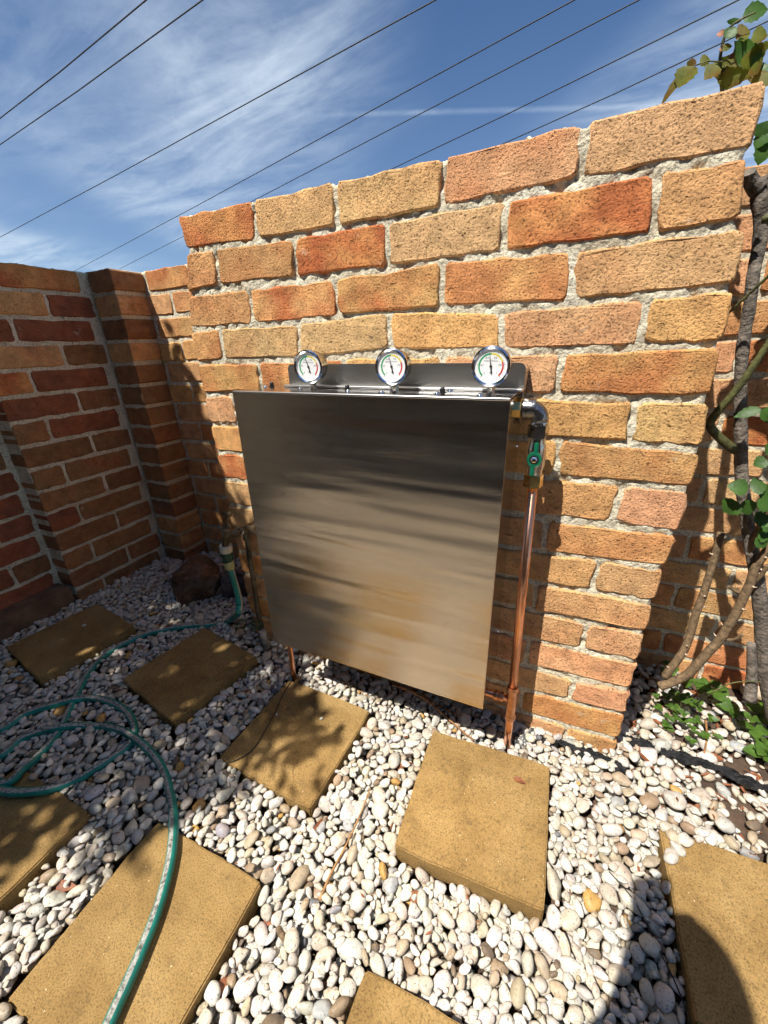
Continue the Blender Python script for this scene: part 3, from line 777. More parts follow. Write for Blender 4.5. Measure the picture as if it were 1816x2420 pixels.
# the few that lie on top of slabs
for px, py, a in [(870, 1714, .016), (617, 1654, .018), (655, 1690, .010), (778, 1590, .016), (1590, 1985, .03), (1618, 1992, .036), (1650, 1985, .026), (1600, 2010, .03), (1585, 2030, .034), (1660, 1972, .03), (1572, 1960, .03), (200, 1480, .016), (80, 1840, .022), (760, 1700, .012)]:
    p = at(px, py, 2, .03)
    for nm, x, y, an, z, lab in PAVERS:
        ca, sa = math.cos(R(an)), math.sin(R(an)); dx, dy = p.x-x, p.y-y
        if abs(dx*ca+dy*sa) < .155 and abs(-dx*sa+dy*ca) < .155:
            p = at(px, py, 2, z); PEB.append((p.x, p.y, z+a*.26, a/2, a*.38, a*.27, grg.uniform(0, 3)))
PEBCOL = [((.59, .555, .49), .56), ((.535, .475, .385), .28), ((.43, .35, .25), .08), ((.30, .215, .14), .02), ((.37, .365, .36), .032), ((.50, .28, .08), .010), ((.15, .11, .08), .012), ((.13, .14, .155), .005)]
pc = np.cumsum([w for _, w in PEBCOL]); pc /= pc[-1]
P_ = np.array(PEB); PR = project(P_[:, :3]); size_px = FPX*P_[:, 3]*2/PR[:, 2]*.423
inside = (PR[:, 0] > -20) & (PR[:, 0] < 1836) & (PR[:, 1] < 2440) & (PR[:, 1] > 0)
# exposed ones only: top close to the local surface
expo = np.zeros(len(P_), bool)
for n_, (x, y, z, a, b, c, th) in enumerate(PEB):
    i = int((x-X0)/RES); j = int((y-Y0)/RES)
    if 0 <= i < NX and 0 <= j < NY: expo[n_] = HF[j, i] < z+c*1.02
order = np.argsort(-(size_px*inside*expo)); single = set(order[:300].tolist())
rotm = []
base3 = [mesh_from('pebble', s, [tuple(f) for f in F3], True) for s in SH3]
for me in base3: me.materials.append(M['peb'])
mv, mf, mc = [], [], []; off = 0
for n_, (x, y, z, a, b, c, th) in enumerate(PEB):
    s = int(grg.integers(16)); tilt = grg.normal(0, .22, 2)
    rm = np.array((Euler((tilt[0], tilt[1], th)).to_matrix()))
    ci = int(np.searchsorted(pc, grg.random())); col = np.array(PEBCOL[min(ci, 7)][0])*grg.normal(1, .09)*(1+grg.normal(0, .02, 3))
    col = np.clip(col, .03, .8)
    if n_ in single:
        o = bpy.data.objects.new('pebble', base3[s]); COL.objects.link(o); o.parent = ground
        o.matrix_world = Matrix.LocRotScale(Vector((x, y, z)), Euler((tilt[0], tilt[1], th)), Vector((a, b, c)))
        o.color = (*[float(v) for v in col], 1)
    else:
        if size_px[n_] > 9 and inside[n_] and expo[n_]: SV, SF = SH3[s], F3
        else: SV, SF = SH2[s], F2
        mv.append((SV*np.array([a, b, c])) @ rm.T+np.array([x, y, z])); mf.append(SF+off); off += len(SV)
        mc.append(np.repeat(np.append(col, 1.0)[None, :], len(SV), 0))
VV = np.concatenate(mv); FF = np.concatenate(mf); CCc = np.concatenate(mc)
me = bpy.data.meshes.new('gravel'); me.vertices.add(len(VV)); me.vertices.foreach_set('co', VV.astype(np.float32).ravel())
me.loops.add(FF.size); me.loops.foreach_set('vertex_index', FF.astype(np.int32).ravel())
me.polygons.add(len(FF)); me.polygons.foreach_set('loop_start', np.arange(0, FF.size, 3, dtype=np.int32))
me.update(calc_edges=True); me.polygons.foreach_set('use_smooth', np.ones(len(FF), bool))
ca_ = me.color_attributes.new('Col', 'FLOAT_COLOR', 'POINT'); ca_.data.foreach_set('color', CCc.astype(np.float32).ravel())
gv = link('gravel', me, M['pebmass'], ground); tag(gv, kind='stuff')
print('pebbles', len(PEB), 'tris', len(FF))
def top_at(x, y):
    i = int((x-X0)/RES); j = int((y-Y0)/RES)
    if 0 <= i < NX and 0 <= j < NY: return float(HF[max(0, j-3):j+4, max(0, i-3):i+4].max())
    return float(G(x))

# ------------------------------------------------------------------ steel cabinet with gauges
CAB_W, CAB_H, CAB_D = 0.301, 0.700, 0.190
cab = empty('steel_cabinet', (-0.617, 0.0, 0.2265), (0, R(1.1), 0))
tag(cab, 'brushed stainless steel cabinet on the brick wall with three pressure gauges on top', 'cabinet')
def part(name, me, mat, parent, loc=(0, 0, 0), rot=(0, 0, 0)):
    o = link(name, me, mat, parent); o.location = loc; o.rotation_euler = rot; return o
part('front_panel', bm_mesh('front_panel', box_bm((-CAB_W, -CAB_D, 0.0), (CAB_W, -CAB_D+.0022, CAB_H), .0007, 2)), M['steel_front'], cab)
b = box_bm((-CAB_W+.0025, -CAB_D+.0026, .006), (CAB_W-.0025, -CAB_D+.012, .0085)); part('bottom_fold', bm_mesh('bottom_fold', b), M['steel'], cab)
part('side_panel', bm_mesh('side_panel', box_bm((CAB_W-.0018, -CAB_D+.0026, .010), (CAB_W-.0002, -.012, CAB_H-.0025), .0005, 1)), M['steel_side'], cab)
part('side_panel', bm_mesh('side_panel', box_bm((-CAB_W+.0002, -CAB_D+.0026, .010), (-CAB_W+.0018, -.012, CAB_H-.0025), .0005, 1)), M['steel_side'], cab)
part('top_panel', bm_mesh('top_panel', box_bm((-CAB_W+.0006, -CAB_D+.0003, CAB_H+.0004), (CAB_W-.0006, -.012, CAB_H+.0024), .0006, 2)), M['steel'], cab)
part('edge_fold', bm_mesh('edge_fold', box_bm((-CAB_W+.0004, -CAB_D-.0006, CAB_H-.0022), (CAB_W-.0004, -CAB_D+.0050, CAB_H+.0032), .0024, 6), True), M['steel_edge'], cab)
part('back_panel', bm_mesh('back_panel', box_bm((-CAB_W+.004, -.0115, .01), (CAB_W-.004, -.0095, CAB_H-.004))), M['steel'], cab)
# upright bracket plate behind the gauges: rounded top corners, folded foot
def rounded_plate(x0, x1, z0, z1, y0, y1, r):
    P = [(x0, z0), (x1, z0)]
    for cx, a0 in ((x1-r, 0), (x0+r, 90)):
        for k in range(7): a = R(a0+15*k); P.append((cx+r*math.cos(a), z1-r+r*math.sin(a)))
    n = len(P); V = [(x, y0, z) for x, z in P]+[(x, y1, z) for x, z in P]
    F = [tuple(range(n)), tuple(range(2*n-1, n-1, -1))]+[((k+1) % n, k, n+k, n+(k+1) % n) for k in range(n)]
    return mesh_from('bracket_plate', V, F)
BY = -0.078
br = part('bracket_plate', rounded_plate(-.226, .308, CAB_H+.006, CAB_H+.052, BY-.001, BY+.001, .012), M['steel_plate'], cab)
part('folded_foot', bm_mesh('folded_foot', box_bm((-.226, BY-.024, CAB_H+.0030), (.308, BY+.001, CAB_H+.0080), .0022, 6), True), M['steel_edge'], br)
part('bracket_arm', bm_mesh('bracket_arm', box_bm((.3035, BY+.0015, CAB_H-.06), (.3065, -.006, CAB_H+.040), .0006, 1)), M['iron'], br)
def rot_z_to_mY(): return (R(90), 0, 0)
# gauge: case behind, bezel, dial, scale, needle, glass, stem
def ring_arc(r0, r1, a0, a1, y, n):
    V = []; F = []
    for i in range(n+1):
        a = R(a0+(a1-a0)*i/n); V += [(r0*math.cos(a), y, r0*math.sin(a)), (r1*math.cos(a), y, r1*math.sin(a))]
    for i in range(n): F.append((2*i, 2*i+1, 2*i+3, 2*i+2))
    return mesh_from('arc', V, F)
def text_mesh(s, size, x, z, y):
    cu = bpy.data.curves.new('t', 'FONT'); cu.body = s; cu.size = size; cu.align_x = 'CENTER'; cu.align_y = 'CENTER'; cu.resolution_u = 2
    ob = bpy.data.objects.new('t', cu); COL.objects.link(ob); bpy.context.view_layer.update()
    me = bpy.data.meshes.new_from_object(ob.evaluated_get(bpy.context.evaluated_depsgraph_get()))
    bpy.data.objects.remove(ob); bpy.data.curves.remove(cu)
    for v in me.vertices: v.co = Vector((v.co.x+x, y, v.co.y+z))
    return me
def join_meshes(name, meshes):
    b = bmesh.new()
    for me in meshes: b.from_mesh(me); bpy.data.meshes.remove(me)
    return bm_mesh(name, b)
GR = 0.0345
case_me = lathe([(0, -.030), (GR-.006, -.030), (GR-.0035, -.027), (GR-.0025, -.002), (GR-.004, 0)], 40, 'Y', 'pressure_gauge')
bezel_me = lathe([(GR-.0055, -.001), (GR-.0015, -.003), (GR, .0005), (GR-.0006, .0035), (GR-.0030, .0048), (GR-.0058, .0030), (GR-.0060, .0005)], 48, 'Y', 'bezel')
dial_me = lathe([(0, .0006), (GR-.0056, .0006)], 40, 'Y', 'dial', False)
glass_me = lathe([(0, .0027), (GR-.0057, .0026)], 40, 'Y', 'glass', False)
for me_ in (glass_me, dial_me):
    if sum(p.normal.y for p in me_.polygons) > 0: me_.flip_normals()
stem_me = lathe([(0, -.034), (.0075, -.034), (.0075, -.020), (.0058, -.019), (.0058, .0), (0, .0)], 6, 'Z', 'stem', False)
arcs = [('green_scale', ring_arc(.0195, .0222, 228, 92, -.00085, 26), M['dial_green']), ('yellow_scale', ring_arc(.0195, .0222, 92, 22, -.00085, 16), M['dial_yellow']), ('red_scale', ring_arc(.0195, .0222, 22, -46, -.00085, 14), M['dial_red'])]
tk = []
for i in range(31):
    a = R(228-i*274/30); L0 = .0222; L1 = .0252 if i % 6 == 0 else .0240; w = .00028 if i % 6 == 0 else .00018
    d = Vector((math.cos(a), 0, math.sin(a))); pz = Vector((-math.sin(a), 0, math.cos(a)))*w
    y = Vector((0, -.0009, 0)); tk.append(mesh_from('t', [d*L0-pz+y, d*L1-pz+y, d*L1+pz+y, d*L0+pz+y], [(0, 1, 2, 3)]))
tick_me = join_meshes('tick_marks', tk)
nums = []
for i, s in enumerate(['0', '0.2', '0.4', '0.6', '0.8', '1']):
    a = R(228-i*274/5); nums.append(text_mesh(s, .0045, .0158*math.cos(a), .0158*math.sin(a), -.0009))
nums.append(text_mesh('Radiator Pressure', .0034, 0, .0092, -.0009)); nums.append(text_mesh('MPa', .0036, .001, -.0105, -.0009))
num_me = join_meshes('numerals', nums)
na = R(104); nd = Vector((math.cos(na), 0, math.sin(na))); npn = Vector((-math.sin(na), 0, math.cos(na)))
V = []
for y in (-.0013, -.0019):
    for s, w in ((.0205, .0002), (0, .0009), (-.004, .0010), (-.0125, .0016)): V += [nd*s-npn*w+Vector((0, y, 0)), nd*s+npn*w+Vector((0, y, 0))]
F = [(8+2*i, 8+2*i+1, 8+2*i+3, 8+2*i+2) for i in range(3)]+[(2*i+2, 2*i+3, 2*i+1, 2*i) for i in range(3)]
F += [(0, 1, 9, 8), (7, 6, 14, 15)]+[(2*i, 8+2*i, 10+2*i, 2*i+2) for i in range(3)]+[(2*i+3, 11+2*i, 9+2*i, 2*i+1) for i in range(3)]
bmn = bmesh.new(); bmn.from_mesh(mesh_from('t', V, F)); bmesh.ops.recalc_face_normals(bmn, faces=bmn.faces)
hub = lathe([(0, .0024), (.0022, .0024), (.0024, .0013)], 14, 'Y', 'hub'); bmn.from_mesh(hub)
needle_me = bm_mesh('needle', bmn)
for gi, (gx_, lab) in enumerate(((-.127, 'chrome pressure gauge nearest the left end of the cabinet'), (.065, 'middle one of three chrome pressure gauges'), (.255, 'chrome pressure gauge nearest the copper pipe'))):
    g = part('pressure_gauge', case_me, M['nickel'], cab, (gx_, -.138, CAB_H+.0495), (R((1.5, -1.0, .5)[gi]), R((2.0, -1.5, 1.0)[gi]), R((4, 1, -2)[gi]))); g['label'] = lab
    part('bezel', bezel_me, M['chrome'], g); part('dial', dial_me, M['dial'], g)
    for nm, me, mt in arcs: part(nm, me, mt, g)
    part('tick_marks', tick_me, M['ink'], g); part('numerals', num_me, M['ink'], g); part('needle', needle_me, M['ink'], g, (0, 0, 0), (0, R((-3, 1, 4)[gi]), 0))
    part('glass', glass_me, M['glass'], g); part('stem', stem_me, M['nickel'], g, (0, .014, -GR+.004+.016))
screw_me = lathe([(0, .0048), (.0022, .0046), (.0030, .0036), (.0030, .0022), (.0052, .0020), (.0060, .0010), (.0062, 0), (0, 0)], 14, 'Z', 'screw')
cap_me = lathe([(0, .0105), (.0028, .0100), (.0046, .0080), (.0050, .0050), (.0050, .0012), (.0078, .0008), (.0078, 0), (0, 0)], 16, 'Z', 'black_cap')
for x, y in ((-.767, -.124), (-.631, -.152), (-.640, -.070), (-.555, -.152), (-.441, -.151), (-.431, -.100), (-.36, -.161), (-.885, -.10), (-.840, -.060), (-.69, -.07)):
    part('screw', screw_me, M['chrome'], cab, (x+.617-.0134, y, CAB_H+.0024))
for x, y in ((-.878, -.085), (-.650, -.120), (-.4385, -.128)):
    part('black_cap', cap_me, M['black'], cab, (x+.617-.0134, y, CAB_H+.0024))
for z in (.585, .105):
    part('rivet', lathe([(0, .0022), (.0026, .0018), (.0038, 0), (0, 0)], 12, 'X', 'rivet'), M['chrome'], cab, (CAB_W-.0002, -.030, z))
part('screw', lathe([(0, .0015), (.002, .0013), (.0026, 0), (0, 0)], 10, 'Y', 'screw'), M['iron'], cab, (-.055, -CAB_D, .022))
p = at(570, 1098, 1, -.07)
part('outlet_connector', lathe([(0, 0), (.010, 0), (.010, .014), (.013, .015), (.013, .030), (.009, .032), (0, .032)], 16, 'X', 'outlet_connector'), M['conn_green'], cab, (-CAB_W-.030, -.07, .535))

# ------------------------------------------------------------------ copper riser with valve
PX, PY, PRAD = -0.2625, -0.090, 0.0098
zat = lambda py, px=1275: at(px, py, 1, PY).z
sup = empty('water_pipe', (PX, PY, 0)); bpy.context.view_layer.update()
tag(sup, 'bright copper pipe with green ball valve rising beside the cabinet', 'pipe')
def wpart(name, me, mat, parent, loc=(0, 0, 0), rot=(0, 0, 0), root=sup):
    o = link(name, me, mat); o.location = loc; o.rotation_euler = rot; bpy.context.view_layer.update(); adopt(o, parent); return o
zN = zat(1148, 1268); zT = at(1213, 1627, 1, PY).z
pipe = wpart('pipe', tube([(PX, PY, -.05), (PX, PY, zT-.02)], PRAD, 24), M['copper'], sup)
wpart('pipe', tube([(PX, PY, zT-.012), (PX, PY, zN+.01)], PRAD, 24), M['copper'], sup)
zt1 = zT; zt0 = at(1206, 1690, 1, PY).z
tee = wpart('tee_fitting', lathe([(PRAD+.0004, zt0-.012), (.0122, zt0-.012), (.0128, zt0-.009), (.0142, zt0-.006), (.0145, zt0-.002), (.0130, zt0+.002), (.0114, zt0+.005), (.0114, zt1-.012), (.0130, zt1-.009), (.0145, zt1-.005), (.0142, zt1-.001), (.0125, zt1+.002), (.0125, zt1+.006), (PRAD+.0004, zt1+.006)], 26, 'Z', 'tee_fitting'), M['copper_dull'], sup, (PX, PY, 0))
zb = (zt0+zt1)/2+.008
br_ = wpart('branch_pipe', tube([(PX-.006, PY, zb), (PX-.125, PY, zb+.002)], .0092, 20), M['copper'], sup)
for dx in (-.024, -.037): wpart('collar', lathe([(.0098, -.006), (.0122, -.006), (.0128, -.002), (.0128, .003), (.0118, .005), (.0098, .005)], 20, 'X', 'collar'), M['copper_dull'], br_, (PX+dx, PY, zb))
def hexnut(r, h, name='nut', ch=.0012):
    return lathe([(0, 0), (r*.90, 0), (r, ch), (r, h-ch), (r*.90, h), (0, h)], 6, 'Z', name, False, R(15))
z = zN-.002; wpart('nut', hexnut(.0185, .026), M['brass'], sup, (PX, PY, z))
zv0 = z+.024; zv1 = zat(1030)
valve = wpart('ball_valve', lathe([(0, zv0), (.0140, zv0), (.0150, zv0+.004), (.0150, zv0+.012), (.0172, zv0+.018), (.0180, zv0+.030), (.0180, zv1-.026), (.0165, zv1-.018), (.0150, zv1-.012), (.0150, zv1-.003), (.0125, zv1), (0, zv1)], 24, 'Z', 'ball_valve'), M['nickel'], sup, (PX, PY, 0))
zc = zat(1077, 1271)
hb = bmesh.new()
for s in (-1, 1):
    box_bm((-.0042+.002*s, -.0032, s*.009), (.0042+.002*s, .0032, s*.034) if s > 0 else (.0042+.002*s, .0032, s*.009), 0, 2, hb) if s > 0 else box_bm((-.0042-.002, -.0032, -.035), (.0042-.002, .0032, -.009), 0, 2, hb)
bmesh.ops.bevel(hb, geom=list(hb.edges), offset=.0012, segments=2, affect='EDGES')
hm = lathe([(.0085, -.003), (.0150, -.003), (.0155, .0), (.0150, .0035), (.0085, .0035)], 24, 'Y', 'h'); hb.from_mesh(hm)
hd = wpart('handle', bm_mesh('handle', hb), M['green_handle'], valve, (PX, PY-.028, zc)); hd.scale = (.88, 1, .92)
wpart('handle_nut', lathe([(0, .0060), (.0035, .0060), (.0062, .0045), (.0065, 0)], 6, 'Y', 'handle_nut', False), M['chrome'], valve, (PX, PY-.0285, zc))
wpart('stem_washer', lathe([(0, .0038), (.0088, .0038), (.0090, 0), (.0070, -.014), (0, -.014)], 16, 'Y', 'stem_washer'), M['black'], valve, (PX, PY-.028, zc))
z2 = zv1-.003; wpart('nut', hexnut(.0192, .0255), M['nickel'], sup, (PX, PY, z2))
ze = at(1250, 966, 1, PY).z
prof = [(.0150, z2+.0235), (.0172, z2+.026), (.0172, z2+.029), (.0160, z2+.031)]
wpart('thread_ring', lathe(prof, 20, 'Z', 'thread_ring'), M['nickel'], sup, (PX, PY, 0))
ex0 = at(1236, 964, 1, PY).x
arcp = [(PX, PY, z2+.028), (PX, PY, ze-.018)]
for k in range(1, 8):
    a = R(90*k/8); arcp.append((PX-.018+.018*math.cos(a), PY, ze-.018+.018*math.sin(a)))
arcp += [(PX-.018, PY, ze), (ex0+.012, PY, ze)]
elbow = wpart('elbow', tube(arcp, [.0165, .0165]+[.0162]*8+[.0162], 22), M['iron'], sup)
wpart('elbow_collar', lathe([(.015, -.012), (.0192, -.011), (.0200, -.008), (.0200, .008), (.0192, .011), (.015, .012)], 24, 'X', 'elbow_collar'), M['iron'], elbow, (ex0+.012, PY, ze))
wpart('brass_ring', lathe([(0, -.006), (.0180, -.006), (.0195, -.004), (.0195, .004), (.0180, .006), (0, .006)], 8, 'X', 'brass_ring', False), M['brass'], sup, (ex0-.007, PY, ze))
wpart('nut', lathe([(0, -.008), (.0185, -.008), (.0200, -.006), (.0200, .006), (.0185, .008), (0, .008)], 6, 'X', 'nut', False, R(10)), M['nickel'], sup, (ex0-.024, PY, ze))
wpart('nipple', tube([(ex0-.05, PY, ze), (ex0+.01, PY, ze)], .0125, 18), M['brass'], sup)
# short copper tail under the left of the cabinet
pa = at(686, 1525, 1, -.11); pb = at(691, 1578, 1, -.115)
o = link('copper_pipe', tube([(pa.x-.002, -.11, pa.z+.09), (pa.x, -.11, pa.z), (pb.x, -.115, pb.z), (pb.x+.004, -.117, pb.z-.06)], .0085, 18), M['copper'])
tag(o, 'short copper pipe coming out of the gravel under the left corner of the cabinet', 'pipe')

# ------------------------------------------------------------------ garden tap
tap = empty('garden_tap', at(616, 1465, 1, -.03)); bpy.context.view_layer.update()
tag(tap, 'old bronze garden tap on an upright pipe left of the cabinet', 'tap')
def tpart(name, me, mat, parent=tap): o = link(name, me, mat); bpy.context.view_layer.update(); adopt(o, parent); return o
riser = [at(581, 1250, 1, -.03), at(590, 1317, 1, -.03), at(599, 1369, 1, -.03), at(611, 1451, 1, -.03), at(618, 1480, 1, -.03), at(628, 1540, 1, -.03)]
tpart('riser_pipe', tube(bez(riser, 4), .0085, 14), M['verdigris'])
sl = [at(620, 1490, 1, -.045), at(632, 1532, 1, -.05)]; tpart('pipe_sleeve', tube([sl[0], sl[1]], [.0125, .0135], 16), M['pvc'])
el = [at(583, 1275, 1, -.03), at(581, 1254, 1, -.031), at(575, 1253, 1, -.045), at(566, 1257, 1, -.062)]
tpart('pipe_elbow', tube(bez(el, 4), [.0115]*13, 14), M['verdigris'])
tpart('thread_tape', tube([at(570, 1256, 1, -.055), at(567, 1257, 1, -.060)], .0118, 14), M['ptfe'])
bd = [at(568, 1257, 1, -.060), at(556, 1260, 1, -.068), at(545, 1262, 1, -.074), at(538, 1270, 1, -.076), at(533, 1288, 1, -.076)]
tpart('tap_body', tube(bez(bd, 4), list(np.interp(np.linspace(0, 1, 17), [0, .3, .5, .7, 1], [.0105, .0125, .0155, .013, .0105])), 16), M['tap_brass'])
bt = at(541, 1252, 1, -.074)
tpart('bonnet', lathe([(0, -.012), (.013, -.012), (.0135, -.004), (.0165, -.003), (.0165, .003), (.0115, .005), (.0095, .018), (.0075, .020), (.006, .030), (0, .030)], 18, 'Z', 'bonnet'), M['tap_brass']).location = bt
bpy.context.view_layer.update()
hh = at(535, 1214, 1, -.076)
b = bmesh.new(); box_bm((hh.x-.020, hh.y-.005, hh.z-.008), (hh.x+.020, hh.y+.005, hh.z+.006), .004, 2, b)
box_bm((hh.x-.005, hh.y-.005, hh.z-.022), (hh.x+.005, hh.y+.005, hh.z-.006), .002, 1, b); tpart('tap_handle', bm_mesh('tap_handle', b, True), M['tap_brass'])
cl = at(592, 1243, 1, -.03); b = bmesh.new(); box_bm((cl.x-.012, cl.y-.014, cl.z-.007), (cl.x+.026, cl.y+.016, cl.z+.006), .003, 2, b); tpart('wall_clamp', bm_mesh('wall_clamp', b), M['tap_brass'])
# tangle of green wire at the foot of the pipe
wp = []
c0 = at(602, 1478, 1, -.045)
for k in range(70):
    a = k*.62; wp.append(c0+Vector((.022*math.cos(a)*(1+.3*math.sin(k*.37)), .012*math.sin(a*1.13), .012*math.sin(a)+.004*math.sin(k*.9))))
o = link('wire_tangle', tube(wp, .0011, 5, True), simple('green_wire', (.03, .10, .06), .5)); tag(o, 'small tangle of green wire at the foot of the tap pipe', 'wire')

# ------------------------------------------------------------------ hose
def zp(px, py, lift=.014):
    z = .05
    for _ in range(5):
        p = at(px, py, 2, z); t_ = float(G(p.x, p.y))
        for x, y, ca, sa, pz in PV:
            dx, dy = p.x-x, p.y-y
            if abs(dx*ca+dy*sa) < .165 and abs(-dx*sa+dy*ca) < .165: t_ = max(t_, pz-.002)
        z = t_+lift
    return at(px, py, 2, z)
HR = .0106
hp = [at(545, 1342, 1, -.076), at(550, 1362, 1, -.077), at(557, 1385, 1, -.080), at(563, 1408, 1, -.086), at(566, 1430, 1, -.098), at(561, 1452, 1, -.112)]
hp += [zp(538, 1469), zp(502, 1477), zp(455, 1480), zp(415, 1485), zp(350, 1499), zp(300, 1520), zp(249, 1550), zp(212, 1589), zp(184, 1640), zp(161, 1686), zp(138, 1732), zp(101, 1778), zp(55, 1817), zp(9, 1852)]
Ae = hp[-1]; Bp = [zp(*p) for p in ((0, 1727), (69, 1686))]
hp += [Ae+Vector((-.14, -.04, 0)), Ae+Vector((-.30, .02, .004)), Vector((Bp[0].x-.26, Bp[0].y-.08, Bp[0].z)), Vector((Bp[0].x-.10, Bp[0].y-.05, Bp[0].z))]
hp += Bp+[zp(161, 1658, .022), zp(221, 1651), zp(277, 1667), zp(309, 1695), zp(318, 1732), zp(300, 1767), zp(231, 1815), zp(161, 1854), zp(92, 1870), zp(0, 1868)]
Be = hp[-1]; C0 = zp(0, 1787)
hp += [Be+Vector((-.16, -.01, 0)), Be+Vector((-.30, .06, .003)), Vector((C0.x-.24, C0.y+.0, C0.z)), Vector((C0.x-.09, C0.y-.035, C0.z))]
hp += [C0, zp(55, 1746), zp(138, 1720, .024), zp(207, 1716), zp(277, 1723, .018), zp(332, 1755, .022), zp(378, 1806), zp(401, 1870), zp(410, 1930), zp(408, 1999), zp(396, 2068), zp(369, 2161), zp(323, 2276), zp(258, 2420), zp(215, 2520), zp(150, 2640)]
hose = link('garden_hose', tube(bez(hp, 7), HR, 16, True, 'garden_hose', True, R(180), 34), M['hose'])
tag(hose, 'teal garden hose with a white stripe looping from the tap across the pavers', 'hose')
def seg_part(name, pts, radii, mat): o = link(name, tube(pts, radii, 20), mat); o.parent = hose; return o
c1, c2, c3, c4 = at(533, 1288, 1, -.076), at(535.5, 1304, 1, -.076), at(540, 1326, 1, -.076), at(545, 1345, 1, -.076)
seg_part('connector_collar', [c1, c1.lerp(c2, .15), c2.lerp(c1, .15), c2], [.0175, .0195, .0195, .018], M['conn_cream'])
seg_part('connector_body', [c2, c2.lerp(c3, .3), c3.lerp(c2, .2), c3], [.0170, .0185, .0160, .0150], M['conn_green'])
seg_part('connector_nut', [c3, c3.lerp(c4, .2), c4.lerp(c3, .2), c4], [.0150, .0165, .0155, .0130], M['conn_yellow'])

# ------------------------------------------------------------------ rocks
def rock(name, loc, size, seed, mat, label):
    V, F = ico(5); rg = np.random.default_rng(seed); r = np.ones(len(V))
    for _ in range(9):
        d = rg.normal(0, 1, 3); d /= np.linalg.norm(d); s = V@d; lim = rg.uniform(.45, .8); r = np.where(s*r > lim, lim/np.maximum(s, .01), r)
    for f, a in ((3, .05), (7, .035), (15, .02)):
        ph = rg.uniform(0, 6, 3); w = rg.normal(0, f*.5, (3, 3)); r += a*np.sin(V@w+ph).mean(1)*2
    W = V*r[:, None]*np.array(size); o = link(name, mesh_from(name, W, [tuple(f) for f in F], True), mat)
    o.location = loc; o.rotation_euler = (0, 0, rg.uniform(0, 6)); tag(o, label, 'rock', 'rocks in the shaded corner'); return o
p = at(440, 1425, 2, .05); rock('rock', (p.x, p.y+.05, .12), (.125, .11, .115), 4, M['rock'], 'large rough brown rock in the shaded corner beside the tap')
p = at(548, 1420, 2, .04); rock('rock', (p.x, p.y+.05, .09), (.07, .065, .10), 9, M['rock2'], 'smaller grey rock standing between the brown rock and the tap')

# ------------------------------------------------------------------ leaves and the climbing rose
def leaf_mesh(base, tip, width, nrm, fold=.25, curl=.15, teeth=.08, rows=9, rg=None):
    base = Vector(base); tip = Vector(tip); ax = tip-base; L = ax.length; ax.normalize()
    nrm = Vector(nrm); nrm = (nrm-ax*nrm.dot(ax)).normalized(); sd = ax.cross(nrm); V = []; F = []
    for i in range(rows+1):
        t_ = i/rows; w = width/2*math.sin(math.pi*min(1, t_*.97+.03)**.8)**.85 if 0 < i < rows else 0.0003
        c = base+ax*(L*t_)-nrm*(curl*L*(t_*t_-.3*t_)); s = 1+teeth*(1 if i % 2 else -1)
        V += [c+sd*w*s+nrm*(fold*w), c, c-sd*w*s+nrm*(fold*w)]
    for i in range(rows):
        a = 3*i; F += [(a, a+1, a+4, a+3), (a+1, a+2, a+5, a+4)]
    return mesh_from('leaf', V, F, True)
rr = random.Random(4)
rose = empty('rose_bush', at(1800, 1600, 1, .22)); bpy.context.view_layer.update()
tag(rose, 'climbing rose with a thick grey trunk and green leaves against the right wall', 'rose bush')
def rpart(name, me, mat, parent=rose): o = link(name, me, mat); adopt(o, parent); return o
YR = .20
tr_pts = [(1830, 1700), (1812, 1600), (1803, 1505), (1797, 1420), (1785, 1330), (1776, 1295), (1764, 1214), (1756, 1153), (1752, 1092), (1752, 1031), (1750, 949), (1753, 868), (1758, 807), (1772, 726), (1782, 644), (1798, 563), (1800, 480), (1792, 440)]
pts = [at(x, y, 1, YR+rr.uniform(-.006, .006)) for x, y in tr_pts]
pp = bez(pts, 5); rad = list(np.interp(np.linspace(0, 1, len(pp)), [0, .3, .55, .8, .9, .96, 1], [.017, .0135, .0118, .0100, .0120, .016, .009]))
rad = [r*(1+rr.uniform(-.06, .06)) for r in rad]
trunk = rpart('trunk', tube(pp, rad, 14), M['bark'])
def cane(pix, y0, y1, r0, r1, mat, name='cane', thorns=0):
    n = len(pix); P3 = [at(x, y, 1, y0+(y1-y0)*i/(n-1)) for i, (x, y) in enumerate(pix)]; q = bez(P3, 5)
    rads = list(np.interp(np.linspace(0, 1, len(q)), [0, 1], [r0, r1])); o = rpart(name, tube(q, rads, 10), mat)
    for k in range(thorns):
        i = 2+int((k+.5)/thorns*(len(q)-4)); t_ = (q[i+1]-q[i]).normalized(); a = rr.uniform(0, 6.28); n_, b_ = frame_of(t_)
        d = (n_*math.cos(a)+b_*math.sin(a)); s = q[i]+d*rads[i]*.8
        rpart('thorn', tube([s, s+d*.004+t_*.001, s+d*.0095-t_*.0035], [.0030, .0018, .0003], 6), M['thorn'], o)
    return o
cane([(1792, 448), (1775, 425), (1772, 405)], YR, YR-.02, .014, .009, M['bark'], 'branch')
cane([(1796, 450), (1812, 430), (1830, 420)], YR, YR+.02, .013, .011, M['bark'], 'branch')
cane([(1742, 1065), (1722, 1052), (1695, 1028), (1678, 1004), (1686, 988), (1706, 962), (1730, 935), (1768, 885), (1814, 816), (1850, 760)], YR, YR-.06, .0100, .0058, M['cane_green'], 'cane', 3)
cane([(1705, 1258), (1694, 1300), (1680, 1350), (1663, 1405), (1646, 1449), (1632, 1500), (1618, 1535), (1600, 1562), (1571, 1600)], .22, .16, .0078, .0098, M['cane'], 'cane', 12)
